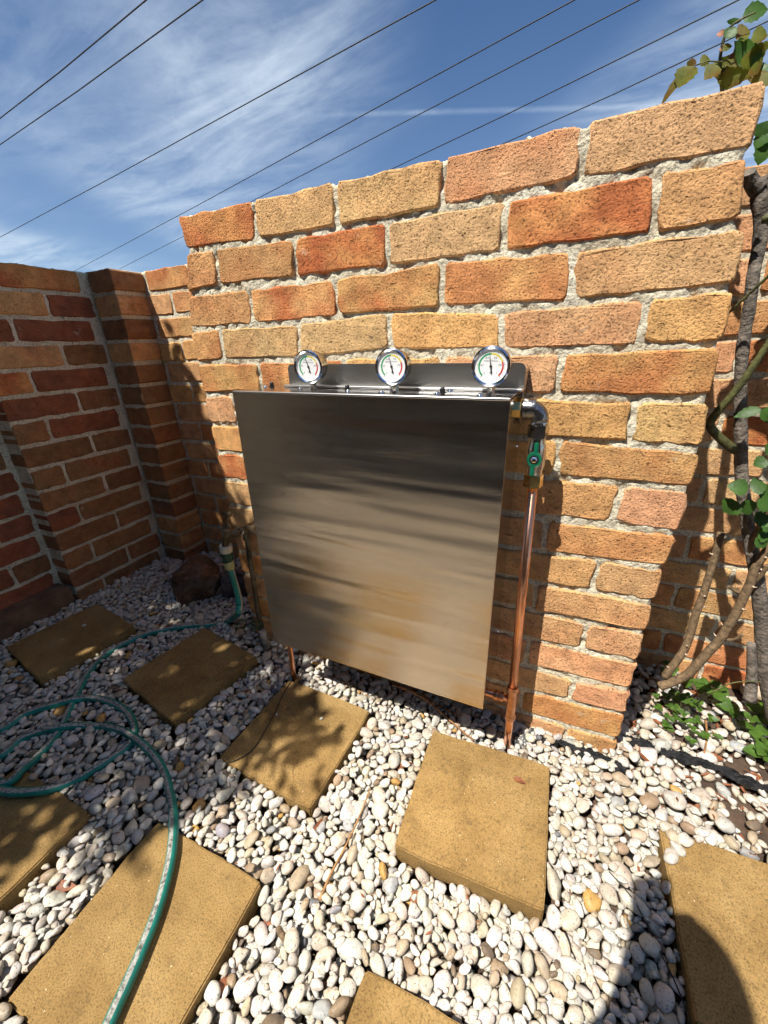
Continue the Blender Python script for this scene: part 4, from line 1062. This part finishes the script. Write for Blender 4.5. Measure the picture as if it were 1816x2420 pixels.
cane([(1830, 1280), (1789, 1336), (1775, 1375), (1761, 1406), (1740, 1450), (1724, 1476), (1700, 1515), (1682, 1533), (1657, 1561), (1626, 1594), (1590, 1612), (1560, 1622)], .17, .15, .0085, .0115, M['cane'], 'cane', 14)
cane([(1783, 1375), (1800, 1360), (1815, 1335)], .17, .16, .005, .004, M['cane'], 'cane', 2)
cane([(1755, 1404), (1735, 1395), (1723, 1386)], .17, .165, .0045, .0035, M['cane'], 'cane')
cane([(1712, 1510), (1735, 1512), (1756, 1500)], .165, .15, .0042, .003, M['cane'], 'cane')
cane([(1775, 1300), (1790, 1255), (1816, 1210), (1840, 1170)], YR-.01, YR-.04, .006, .005, M['cane'], 'cane')
cane([(1690, 770), (1760, 705), (1830, 640)], .17, .12, .0022, .0026, M['cane_green'], 'shoot')
cane([(1772, 1655), (1778, 1600), (1776, 1520)], .12, .14, .014, .008, M['bark'], 'trunk_stub')
def rleaf(bx, by, tx, ty, w, y0=YR-.05, y1=None, mat='leaf_rose', nrm=(-.1, -.8, .6), fold=.2):
    y1 = y0 if y1 is None else y1
    return rpart('leaf', leaf_mesh(at(bx, by, 1, y0), at(tx, ty, 1, y1), w, nrm, fold, rr.uniform(.05, .22)), M[mat])
s3 = lambda x, y: (1500+x/3.566, 1140+y/3.566)
for a, b_, w in (((960, 60), (790, 20), .034), ((880, 170), (745, 250), .040), ((975, 45), (1120, 20), .034), ((1060, 60), (1180, 130), .036), ((930, 150), (980, 280), .030), ((1040, 150), (1180, 220), .036), ((1010, 330), (1160, 300), .034), ((1040, 420), (1150, 450), .038), ((1090, 330), (1190, 400), .034), ((1020, 470), (1130, 540), .03)):
    rleaf(*s3(*a), *s3(*b_), w*1.1, YR-.055+rr.uniform(-.015, .015))
z2f = lambda x, y: (1560+x/5.266, 740+y/5.266)
rleaf(*z2f(1262, 1190), *z2f(925, 1285), .022, YR-.06); rleaf(*z2f(1255, 1215), *z2f(1420, 1320), .030, YR-.06); rleaf(*z2f(1340, 1830), *z2f(1165, 1890), .028, YR-.06)
rleaf(*z2f(1500, 1650), *z2f(1320, 1760), .034, YR-.05); rleaf(*z2f(1440, 1240), *z2f(1400, 1400), .030, YR-.06)
tz = lambda x, y: (1540+x/5.268, y/5.268)
YT = .26
sprig = cane([tz(885, 1250), tz(885, 1140), tz(862, 900), tz(855, 750), tz(885, 560), tz(935, 400), tz(1010, 310), tz(1130, 230), tz(1300, 150)], YT, YT-.03, .0036, .0012, M['cane_green'], 'shoot')
for a, b_, w, mt in (((500, 815), (95, 1285), .020, 'leaf_young'), ((525, 820), (330, 1090), .046, 'leaf_young'), ((480, 840), (520, 715), .016, 'leaf_young'), ((600, 800), (740, 730), .026, 'leaf_young'), ((850, 830), (660, 990), .040, 'leaf_young'), ((930, 790), (780, 930), .036, 'leaf_young'), ((960, 860), (1080, 660), .042, 'leaf_young'), ((1090, 830), (930, 1110), .060, 'leaf_young'), ((1080, 810), (1350, 530), .062, 'leaf_rose'), ((1050, 480), (1240, 375), .040, 'leaf_young'), ((1240, 490), (1460, 420), .034, 'leaf_young'), ((1230, 850), (1340, 900), .040, 'leaf_young'), ((1450, 800), (1290, 930), .022, 'leaf_rose'), ((1280, 1080), (1470, 880), .055, 'leaf_young'), ((930, 480), (1060, 320), .024, 'leaf_rose'), ((1010, 310), (1040, 215), .022, 'leaf_rose'), ((1130, 225), (1470, 80), .032, 'leaf_rose'), ((1200, 640), (1340, 820), .045, 'leaf_young'), ((880, 620), (1010, 560), .014, 'leaf_young'), ((1420, 520), (1420, 640), .014, 'leaf_young')):
    rleaf(*tz(*a), *tz(*b_), w, YT-.02+rr.uniform(-.02, .02), None, mt, (rr.uniform(-.3, .3), -.8, rr.uniform(.0, .6)), .25)
for a, b_ in (((540, 815), (860, 770)), ((860, 770), (1000, 800)), ((1000, 800), (1100, 800)), ((870, 640), (880, 560)), ((1100, 800), (1280, 860))):
    pa, pb = at(*tz(*a), 1, YT-.02), at(*tz(*b_), 1, YT-.02); rpart('leaf_stalk', tube([pa, pa.lerp(pb, .5)+Vector((0, 0, .004)), pb], .0012, 6), M['cane_green'])
for a in ((820, 410), (850, 590), (960, 690)):
    pa = at(*tz(*a), 1, YT-.02); pb = at(*tz(a[0]+80, a[1]+20), 1, YT-.02); rpart('leaf', leaf_mesh(pb, pa, .012, (0, -1, .3), .4, .3), M['deadleaf'])
for a, b_, w in (((1440, 1500), (1380, 1720), .035), ((1450, 1640), (1290, 1850), .024), ((1460, 1760), (1330, 2050), .026)):
    rleaf(*tz(*a), *tz(*b_), w, .12, None, 'leaf_rose')

fb = bmesh.new(); nf = 0; fol = []  # unseen rose leaves past the right edge, added to shade the recessed wall
while nf < 420:
    c = Vector((rr.uniform(-.05, .85), rr.uniform(-.02, .36), rr.uniform(.75, 1.85)))
    if ((c.x-.42)/.42)**2+((c.z-1.35)/.5)**2 > 1: continue
    q_ = project(np.array([c[:]]))[0]
    if q_[0] < 1900: continue
    nf += 1; fol.append(c); dv = Vector((rr.gauss(0, 1), rr.gauss(0, .6), rr.gauss(-.3, .6))).normalized()
    me = leaf_mesh(c, c+dv*rr.uniform(.035, .055), rr.uniform(.026, .040), (rr.gauss(0, .5), -.6, .8), .2, .15, .08, 6); fb.from_mesh(me); bpy.data.meshes.remove(me)
o = rpart('upper_foliage', bm_mesh('upper_foliage', fb, True), M['leaf_rose']); o['kind'] = 'stuff'
for k in range(26):
    e = fol[k*16]; s_ = pp[-1-(k % 12)]; rpart('twig', tube(bez([s_, s_.lerp(e, .5)+Vector((.02, 0, .05)), e], 4), list(np.linspace(.0035, .0010, 9)), 6), M['cane_green'])
cane([(1800, 470), (1850, 380), (1950, 250), (2100, 150)], YR, YR, .010, .006, M['bark'], 'branch')
cane([(1800, 520), (1900, 480), (2050, 430), (2250, 420)], YR, YR-.03, .009, .005, M['cane_green'], 'branch')

# ------------------------------------------------------------------ low green plants on the right
def ground_plant(name, label, centre, n, spread, h, leaf, seed, ry=1.0):
    rg = random.Random(seed); root = empty(name, centre); bpy.context.view_layer.update(); tag(root, label, 'plant', 'low plants by the right wall')
    b = bmesh.new(); stems = bmesh.new()
    for i in range(n):
        a = rg.uniform(0, 6.28); d = spread*math.sqrt(rg.random()); e = Vector(centre)+Vector((math.cos(a)*d, math.sin(a)*d*ry, h*(.35+.65*rg.random())*(1-.6*d/spread)+.006))
        s = Vector(centre)+Vector((math.cos(a)*d*.45, math.sin(a)*d*.45*ry, .0))
        if i % 2 == 0: me = tube([s, s.lerp(e, .5)+Vector((0, 0, .006)), e], .0009, 5); stems.from_mesh(me); bpy.data.meshes.remove(me)
        for k in range(3):
            aa = a+(k-1)*1.7+rg.uniform(-.3, .3); L = leaf*rg.uniform(.7, 1.2)
            tip = e+Vector((math.cos(aa)*L, math.sin(aa)*L, rg.uniform(-.004, .006)))
            me = leaf_mesh(e, tip, L*.78, (rg.uniform(-.5, .5), rg.uniform(-.7, .1), 1), .15, .12, .05, 6); b.from_mesh(me); bpy.data.meshes.remove(me)
    o = link('leaves', bm_mesh('leaves', b, True), M['leaf_ground']); adopt(o, root)
    o = link('stems', bm_mesh('stems', stems, True), M['cane_green']); adopt(o, root)
gz = lambda px, py, z=.01: at(px, py, 2, z)
p = gz(1620, 1700); ground_plant('ground_cover_plant', 'clump of small glossy green leaves growing through the pebbles beside the wall corner', (p.x, p.y, 0), 30, .080, .075, .0165, 3)
p = gz(1668, 1642); ground_plant('ground_cover_plant', 'pale green trailing weed behind the glossy clump, under the pruned canes', (p.x, p.y, 0), 9, .05, .055, .026, 8)
p = gz(1775, 1700); ground_plant('ground_cover_plant', 'broad lobed green leaves at the right edge at the foot of the trunk', (p.x, p.y, 0), 9, .05, .05, .034, 12)
p = gz(1800, 1770); ground_plant('ground_cover_plant', 'dull green leaf cluster lowest at the right edge', (p.x, p.y, 0), 5, .03, .03, .036, 15)
p = gz(1578, 1585); ground_plant('ground_cover_plant', 'two small bright leaves at the base of the straight cane', (p.x, p.y, 0), 4, .025, .05, .020, 19)
p = gz(570, 1480, .04); ground_plant('ground_cover_plant', 'tiny weed sprouting in the shade under the tap', (p.x, p.y, .04), 6, .03, .02, .008, 23)
vp = [zp(1640, 1668, .03), at(1680, 1640, 1, .10), at(1720, 1618, 1, .12), at(1755, 1611, 1, .12), at(1800, 1612, 1, .11)]
o = link('vine_stem', tube(bez(vp, 5), .0016, 6), M['cane_green']); tag(o, 'thin pale vine stem arching towards the trunk', 'vine')

# ------------------------------------------------------------------ weed mat showing through
def ribbon(name, pix, w, seed, label, mat='fabric', lift=.004, wav=.0075):
    rg = random.Random(seed); P3 = bez([zp(x, y, lift) for x, y in pix], 11); V = []; F = []; m_ = 10
    for i, p in enumerate(P3):
        t_ = (P3[min(i+1, len(P3)-1)]-P3[max(i-1, 0)]).normalized(); sd = t_.cross(Vector((0, 0, 1))).normalized()
        ww = w*(.70+.30*math.sin(i*.31+seed)+rg.uniform(-.22, .22))*min(1, .35+i*.12, .35+(len(P3)-1-i)*.12)
        for k in range(m_+1):
            s = (k/m_-.5)*ww; V.append(p+sd*s+Vector((0, 0, wav*.7*math.sin(i*.55+k*.9+seed)*math.cos(i*.23-k*.6)+rg.uniform(-.45, .45)*wav+.010*math.cos(3.14*(k/m_-.5)))))
    n = len(P3)
    for i in range(n-1):
        for k in range(m_): a = i*(m_+1)+k; F.append((a, a+1, a+m_+2, a+m_+1))
    V2 = [v-Vector((0, 0, .0012)) for v in V]; nv = len(V); F += [tuple(nv+j for j in reversed(f)) for f in F]
    o = link(name, mesh_from(name, V+V2, F, True), M[mat]); tag(o, label, 'weed mat', 'strips of black weed mat'); return o
r8 = lambda x, y: (1116+x/2.371, 1600+y/2.371)
ribbon('weed_mat', [r8(360, 345), r8(470, 365), r8(620, 420), r8(760, 470), r8(865, 525)], .042, 1, 'black woven weed mat edge along the foot of the wall corner')
ribbon('weed_mat', [r8(735, 385), r8(830, 350), r8(960, 375), r8(1090, 425), r8(1250, 470), r8(1430, 535), r8(1600, 610), r8(1700, 650)], .034, 2, 'black weed mat strip running right from the wall corner')
ribbon('weed_mat', [r8(860, 640), r8(890, 740), r8(910, 880), r8(900, 1010), r8(870, 1130), r8(900, 1280), r8(930, 1420), r8(915, 1560)], .024, 3, 'black weed mat seam running down between pebbles to the half buried paver', 'fabric', -.006, .003)
ribbon('plastic_film', [r8(235, 380), r8(290, 345), r8(345, 300)], .045, 5, 'crumpled grey plastic film at the foot of the copper pipe', 'plastic_film', .004, .008)
o = link('weed_mat', tube(bez([zp(1440, 2060, .02), zp(1500, 2130, .022), zp(1545, 2220, .02), zp(1600, 2330, .018), zp(1640, 2440, .018)], 6), .0012, 5), M['black']); o.name = 'frayed_thread'; tag(o, 'loose black thread frayed from the weed mat over shaded pebbles', 'thread')

# ------------------------------------------------------------------ litter
def litter_leaf(px, py, L, w, ang, label, mat='deadleaf', lift=.008):
    p = zp(px, py, lift); d = Vector((math.cos(R(ang)), math.sin(R(ang)), rr.uniform(-.15, .25)))*L/2
    o = link('dead_leaf', leaf_mesh(p-d, p+d, w, (rr.uniform(-.4, .4), rr.uniform(-.6, 0), 1), rr.uniform(.2, .6), rr.uniform(.1, .35), .03), M[mat])
    tag(o, label, 'dead leaf', 'dead leaves on the gravel')
for a in ((762, 1948, .05, .020, 70, 'curled brown leaf left of the dry stick'), (955, 1808, .045, .016, 40, 'red brown leaf above the dry stick, beside the sunlit paver'), (874, 1710, .035, .016, 80, 'orange oval leaf at the corner of the paver with the cord'),
          (985, 2120, .03, .02, 20, 'small dark brown leaf in the foreground pebbles'), (1098, 2118, .04, .016, 120, 'upright brown leaf by the sunlit paver front edge'), (527, 2330, .055, .018, 80, 'dark curled leaf against the large bottom left paver'),
          (1520, 1790, .07, .014, 130, 'long red brown leaf strip right of the weed mat'), (1690, 1790, .045, .02, 10, 'dry brown leaf among pebbles near the right wall'), (1765, 1590, .08, .022, 110, 'large reddish dry leaf leaning at the trunk'),
          (150, 2095, .05, .02, 20, 'brown leaf among pebbles at the far left'), (1230, 1845, .03, .014, 0, 'tiny orange leaf scrap right of the sunlit paver'), (590, 1640, .07, .024, 20, 'curled brown leaf between two pavers in dappled shade'),
          (520, 1705, .05, .02, 170, 'yellowish dry leaf below the shaded paver'), (285, 1433, .035, .02, 200, 'dark red leaf in the shaded pebbles by the left wall'), (375, 1480, .04, .02, 30, 'amber leaf lying behind the hose in the shade'),
          (640, 2170, .03, .016, 60, 'reddish leaf scrap right of the large paver'), (1640, 1640, .06, .02, 60, 'brown leaf litter piece under the canes'), (1720, 1660, .06, .02, 140, 'orange brown litter piece beside the trunk foot')):
    litter_leaf(*a)
lb = bmesh.new(); lrg = random.Random(9); nl_ = 0
while nl_ < 330:
    if nl_ < 210: x, y = lrg.uniform(.02, .75), lrg.uniform(-.12, .40)
    else: x, y = lrg.uniform(-1.9, .3), lrg.uniform(-.85, .0)
    if blocked(x, y) or on_paver(x, y, -.01): continue
    i = int((x-X0)/RES); j = int((y-Y0)/RES)
    z = float(HF[max(0, j-2):j+3, max(0, i-2):i+3].mean())+.003; L = lrg.uniform(.010, .030) if nl_ < 210 else lrg.uniform(.006, .016)
    a_ = lrg.uniform(0, 6.28); dv = Vector((math.cos(a_), math.sin(a_), lrg.uniform(-.15, .35)))*L; p = Vector((x, y, z)); nl_ += 1
    me = leaf_mesh(p, p+dv, L*lrg.uniform(.12, .5), (lrg.uniform(-.5, .5), lrg.uniform(-.5, .5), 1), lrg.uniform(.1, .6), lrg.uniform(-.2, .4), .05, 4); lb.from_mesh(me); bpy.data.meshes.remove(me)
o = link('leaf_litter', bm_mesh('leaf_litter', lb, True), M['deadleaf']); tag(o, 'scraps of brown leaf litter scattered among the pebbles and soil', 'leaf litter', kind='stuff')
def stick(pix, r0, r1, label, mat, lift=.02, name='dry_stick'):
    P3 = [zp(x, y, l) for (x, y), l in zip(pix, lift if hasattr(lift, '__len__') else [lift]*len(pix))]; q = bez(P3, 5)
    o = link(name, tube(q, list(np.interp(np.linspace(0, 1, len(q)), [0, 1], [r0, r1])), 7), M[mat]); tag(o, label, 'stick', 'sticks and cords on the gravel')
stick([(876, 1862), (850, 1930), (812, 2010), (780, 2070), (756, 2128)], .0016, .0030, 'straight thin brown stick lying on the pebbles between pavers', 'stick', [.03, .026, .024, .022, .016])
stick([(930, 1618), (985, 1640), (1025, 1668), (1070, 1708), (1120, 1750)], .0042, .0016, 'tapering strip of orange bark below the cabinet', 'barkstrip', [.05, .045, .036, .028, .02])
stick([(775, 1597), (815, 1610), (850, 1632), (885, 1655)], .002, .0012, 'pale twig in the pebbles under the cabinet', 'stick', .014)
stick([(995, 1640), (1060, 1680), (1110, 1700)], .003, .0018, 'dark bark strip beneath the cabinet corner', 'barkstrip', .02)
stick([(692, 1605), (670, 1640), (651, 1682), (625, 1730), (599, 1770), (560, 1796), (506, 1811)], .0012, .0012, 'thin black cord lying across the paver below the cabinet', 'black', .004, 'black_cord')
stick([(708, 1790), (692, 1820), (694, 1842)], .0008, .0005, 'hair thin dark twig on the paver with the cord', 'stick', .003)
stick([(1560, 1650), (1590, 1640), (1610, 1660), (1595, 1690)], .004, .003, 'grey dead twig at the base of the pruned canes', 'cane', .012)
stick([(1668, 1700), (1672, 1740), (1665, 1780)], .0028, .002, 'curved brown twig right of the glossy clump', 'barkstrip', .02)
stick([(655, 2195), (680, 2230), (690, 2260)], .006, .004, 'short dark twig stub beside the large paver', 'cane', .012)

# ------------------------------------------------------------------ overhead cables
WIRES = [((0, 255), (315, 0), 7.2, 'steep overhead cable crossing the top left corner of the sky'), ((0, 312), (437, 0), 7.2, 'second overhead cable from the top left corner'),
         ((0, 512), (940, 0), 6.6, 'long overhead cable crossing the middle of the left clouds'), ((195, 567), (1240, 0), 6.6, 'overhead cable that meets the left wall top just right of the pier'),
         ((285, 567), (1380, 0), 6.6, 'overhead cable just below the one that meets the pier'), ((825, 375), (1595, 0), 6.2, 'overhead cable that meets the top of the forward wall near its middle'),
         ((1110, 300), (1660, 45), 6.2, 'lowest overhead cable, passing behind the rose sprig')]
for (a, b_, h, lab) in WIRES:
    p = at(a[0]*1.094, a[1]*1.094, 2, h); q = at(b_[0]*1.094, b_[1]*1.094, 2, h); d = q-p
    o = link('overhead_cable', tube([p-d*.5, p, p.lerp(q, .5)-Vector((0, 0, .03)), q, q+d*.6], .0125, 6, True), M['wire']); tag(o, lab, 'cable', 'overhead cables')

# ------------------------------------------------------------------ outside the picture: tree beyond the left wall, house behind, the photographer
SHADE = [(-1.60, 1.03), (-1.545, .965), (-1.46, .90), (-1.44, .83), (-1.30, .66), (-1.10, .42), (-1.03, .32), (-.99, .24), (-.95, .10), (-.86, -.08), (-.79, -.15), (-.73, -.22), (-.70, -.32), (-.80, -.39), (-.88, -.46), (-.90, -.58), (-.97, -.68), (-1.08, -.72), (-1.14, -.80), (-1.20, -.95), (-2.0, -1.15), (-2.25, -.4), (-2.15, .5), (-1.85, 1.0)]
def inpoly(x, y, P):
    c = False; n = len(P)
    for i in range(n):
        x1, y1 = P[i]; x2, y2 = P[(i+1) % n]
        if (y1 > y) != (y2 > y) and x < (x2-x1)*(y-y1)/(y2-y1)+x1: c = not c
    return c
def edge_dist(x, y, P):
    best = 9
    for i in range(len(P)):
        a = np.array(P[i]); b_ = np.array(P[(i+1) % len(P)]); ab = b_-a; t_ = np.clip(((x-a[0])*ab[0]+(y-a[1])*ab[1])/(ab@ab), 0, 1)
        best = min(best, math.hypot(x-a[0]-ab[0]*t_, y-a[1]-ab[1]*t_))
    return best
tree = empty('tree', (-2.95, -1.25, 0)); bpy.context.view_layer.update()
tag(tree, 'leafy tree beyond the left wall that casts the dappled shade', 'tree')
trg = random.Random(31); LV = []; LF = []; hubs = []
n = 0
while n < 1500:
    u = trg.uniform(-2.3, -.65); v = trg.uniform(-1.2, 1.1)
    if not inpoly(u, v, SHADE): continue
    d = edge_dist(u, v, SHADE)
    if d < .07 and trg.random() > .25+d*9: continue
    if trg.random() < .10: continue
    t_ = trg.uniform(.92, 1.6); c = Vector((u-.46*t_, v-t_, 1.9*t_)); n += 1
    hubs.append(c); ax = Vector((trg.gauss(0, 1), trg.gauss(0, 1), trg.gauss(-.2, .6))).normalized()
    for k in range(7):
        b0 = c+ax*(.022*(k-3))+Vector((trg.gauss(0, .006), trg.gauss(0, .006), trg.gauss(0, .006)))
        dirv = (ax*.5+Vector((trg.gauss(0, .7), trg.gauss(0, .7), trg.gauss(-.2, .5)))).normalized(); L = trg.uniform(.040, .062); w = L*.30
        nr = Vector((trg.gauss(0, .5), trg.gauss(0, .5), 1)); nr = (nr-dirv*nr.dot(dirv)).normalized(); sd = dirv.cross(nr); i0 = len(LV)
        LV += [b0, b0+dirv*L*.35+sd*w, b0+dirv*L*.75+sd*w*.75, b0+dirv*L, b0+dirv*L*.75-sd*w*.75, b0+dirv*L*.35-sd*w]
        LF += [(i0, i0+1, i0+2, i0+3), (i0, i0+3, i0+4, i0+5)]
m_ = 0
while m_ < 1500:                                     # extra unseen leaf clusters, added to block skylight from the left wall
    c = Vector((trg.uniform(-4.0, -1.75), trg.uniform(-2.6, .9), trg.uniform(1.75, 3.9)))
    if ((c.x+2.9)/1.25)**2+((c.y+.9)/1.8)**2+((c.z-2.8)/1.1)**2 > 1: continue
    if c.x+SX*c.z > -1.68 and inpoly(c.x+SX*c.z, c.y+SY*c.z, SHADE) is False: continue
    q_ = project(np.array([c[:]]))[0]
    if q_[2] > -.05 and -330 < q_[0] < 2000 and -330 < q_[1] < 2420: continue
    m_ += 1; ax = Vector((trg.gauss(0, 1), trg.gauss(0, 1), trg.gauss(-.2, .6))).normalized()
    for k in range(5):
        b0 = c+ax*(.03*(k-2)); dirv = (ax*.4+Vector((trg.gauss(0, .7), trg.gauss(0, .7), trg.gauss(-.2, .5)))).normalized(); L = trg.uniform(.05, .08); w = L*.32
        nr = Vector((trg.gauss(0, .5), trg.gauss(0, .5), 1)); nr = (nr-dirv*nr.dot(dirv)).normalized(); sd = dirv.cross(nr); i0 = len(LV)
        LV += [b0, b0+dirv*L*.35+sd*w, b0+dirv*L*.75+sd*w*.75, b0+dirv*L, b0+dirv*L*.75-sd*w*.75, b0+dirv*L*.35-sd*w]
        LF += [(i0, i0+1, i0+2, i0+3), (i0, i0+3, i0+4, i0+5)]
lc = project(np.array([p[:] for p in LV])); vis = (lc[:, 2] > 0) & (lc[:, 0] > -40) & (lc[:, 0] < 1856) & (lc[:, 1] > -40) & (lc[:, 1] < 2460)
print('tree leaf points in view', int(vis.sum()))
o = link('crown', mesh_from('crown', LV, LF), M['leaf_tree']); adopt(o, tree)
tb = bmesh.new()
T0 = [Vector((-2.95, -1.25, -.05)), Vector((-2.93, -1.30, .9)), Vector((-2.80, -1.36, 1.7)), Vector((-2.62, -1.42, 2.3))]
me = tube(bez(T0, 5), list(np.linspace(.085, .045, 16)), 12); tb.from_mesh(me)
for k in range(26):
    e = hubs[k*43]; s = T0[2].lerp(T0[3], trg.random()); me = tube(bez([s, s.lerp(e, .5)+Vector((0, 0, .08)), e], 4), list(np.linspace(.022, .004, 9)), 6); tb.from_mesh(me)
o = link('trunk', bm_mesh('trunk', tb, True), M['bark']); adopt(o, tree)

house = empty('house', (-.3, -3.2, 0)); bpy.context.view_layer.update()
tag(house, 'house wall with an overhanging eave behind the viewer, seen only as a dark reflection', 'house')
b = box_bm((-5.5, -4.2, -.1), (4.5, -3.65, 2.62)); o = link('wall', bm_mesh('wall', b), simple('house_brick', (.20, .115, .07), .9, 0, .35, 6, .01, 40)); adopt(o, house)
b = bmesh.new(); box_bm((-5.7, -4.3, 2.64), (4.7, -3.12, 2.70), 0, 1, b); box_bm((-5.7, -3.14, 2.56), (4.7, -3.04, 2.69), .02, 2, b); o = link('eave', bm_mesh('eave', b), simple('eave_paint', (.25, .2, .16), .5)); adopt(o, house)
V = [(-5.7, -3.1, 2.71), (4.7, -3.1, 2.71), (4.7, -7.1, 4.3), (-5.7, -7.1, 4.3)]; o = link('roof', mesh_from('roof', V, [(0, 1, 2, 3)]), simple('roof_tiles', (.12, .06, .045), .8, 0, .3, 10)); adopt(o, house)
b = box_bm((-1.5, -3.652, .02), (-.6, -3.62, 2.1), .01); o = link('door', bm_mesh('door', b), simple('dark_door', (.05, .03, .02), .5)); adopt(o, house)

def person():
    pos = {}; E_ = []; rad = {}
    def add(k, p, r): pos[k] = p; rad[k] = r
    X = -.20; HX = -.32; YB = -1.445
    add('pelvis', (X, YB, .93), (.15, .11)); add('waist', (X, YB, 1.08), (.135, .10)); add('chest', (X, YB+.02, 1.28), (.155, .11)); add('neckb', (X, YB+.05, 1.44), (.075, .065)); add('neck', (X, YB+.09, 1.50), (.055, .055))
    add('jaw', (HX, YB+.145, 1.555), (.060, .065)); add('head', (HX, YB+.155, 1.635), (.076, .092)); add('crown', (HX, YB+.145, 1.70), (.060, .072))
    E_ += [('pelvis', 'waist'), ('waist', 'chest'), ('chest', 'neckb'), ('neckb', 'neck'), ('neck', 'jaw'), ('jaw', 'head'), ('head', 'crown')]
    for s in (-1, 1):
        n = 'LR'[s > 0]
        add(n+'sh', (X+.18*s, YB+.03, 1.385), (.058, .058)); add(n+'el', (X+.17*s, YB+.22, 1.13), (.045, .045)); add(n+'wr', (CC[0]+.066*s, -1.06, 1.06), (.029, .029))
        add(n+'hip', (X+.09*s, YB, .88), (.088, .088)); add(n+'kn', (X+.10*s, YB+.03, .50), (.060, .060)); add(n+'an', (X+.11*s, YB-.02, .10), (.042, .045)); add(n+'he', (X+.115*s, YB-.03, .045), (.04, .035)); add(n+'to', (X+.14*s, YB+.17, .025), (.04, .024))
        E_ += [('chest', n+'sh'), (n+'sh', n+'el'), (n+'el', n+'wr'), ('pelvis', n+'hip'), (n+'hip', n+'kn'), (n+'kn', n+'an'), (n+'an', n+'he'), (n+'he', n+'to')]
        bk = -Vector(CR[2]); dn = Vector(CR[1]); rt = Vector(CR[0]); base = Vector(CC)+bk*.028-dn*.045+rt*(.046*s-.012)
        add(n+'pa', tuple(base+bk*.028), (.026, .020)); E_.append((n+'wr', n+'pa'))
        for f in range(4):
            k = f'{n}f{f}'; s0 = base+bk*.012-dn*(.028-.017*f)+rt*.002*s; m1 = s0-bk*.024+rt*.004*s
            add(k+'a', tuple(s0+bk*.010), (.0085, .0085)); add(k+'b', tuple(s0-bk*.004+rt*.009*s), (.0080, .0080)); add(k+'c', tuple(s0-bk*.006-rt*.012*s), (.0070, .0070)); add(k+'d', tuple(s0-bk*.002-rt*(.026-.003*f)*s), (.0060, .0060))
            E_ += [(n+'pa', k+'a'), (k+'a', k+'b'), (k+'b', k+'c'), (k+'c', k+'d')]
        k = n+'th'; add(k+'a', tuple(base+bk*.030-dn*.022-rt*.012*s), (.010, .010)); add(k+'b', tuple(base+bk*.022-dn*.040-rt*.022*s), (.008, .008)); E_ += [(n+'pa', k+'a'), (k+'a', k+'b')]
    keys = list(pos); ix = {k: i for i, k in enumerate(keys)}
    me = bpy.data.meshes.new('person'); me.from_pydata([pos[k] for k in keys], [(ix[a], ix[b]) for a, b in E_], [])
    o = link('person', me, simple('dark_clothes', (.03, .03, .036), .85, 0, .3, 30)); sk = o.modifiers.new('skin', 'SKIN')
    for i, k in enumerate(keys): me.skin_vertices[0].data[i].radius = rad[k]; me.skin_vertices[0].data[i].use_root = (k == 'pelvis')
    sb = o.modifiers.new('sub', 'SUBSURF'); sb.levels = 2; sb.render_levels = 2
    dg = bpy.context.evaluated_depsgraph_get(); m2 = bpy.data.meshes.new_from_object(o.evaluated_get(dg)); o.modifiers.clear(); o.data = m2
    m2.polygons.foreach_set('use_smooth', [True]*len(m2.polygons))
    tag(o, 'standing person in dark clothes holding up a phone, seen only as a shadow', 'person')
    b = box_bm((-.050, -.022, .006), (.026, .128, .014), .004, 2); ph = link('phone', bm_mesh('phone', b), M['black']); mm = cam.matrix_world.copy(); ph.matrix_world = mm
    tag(ph, 'black phone held up by the person', 'phone')
    pr = lathe([(0, .105), (.045, .098), (.075, .070), (.088, .03), (.090, .0), (.0, .0)], 20, 'Z', 'cap'); c = link('cap', pr, simple('dark_cap', (.03, .03, .035), .9)); c.parent = o; c.location = (HX, YB+.145, 1.66); c.scale = (.95, 1.1, .9)
person()
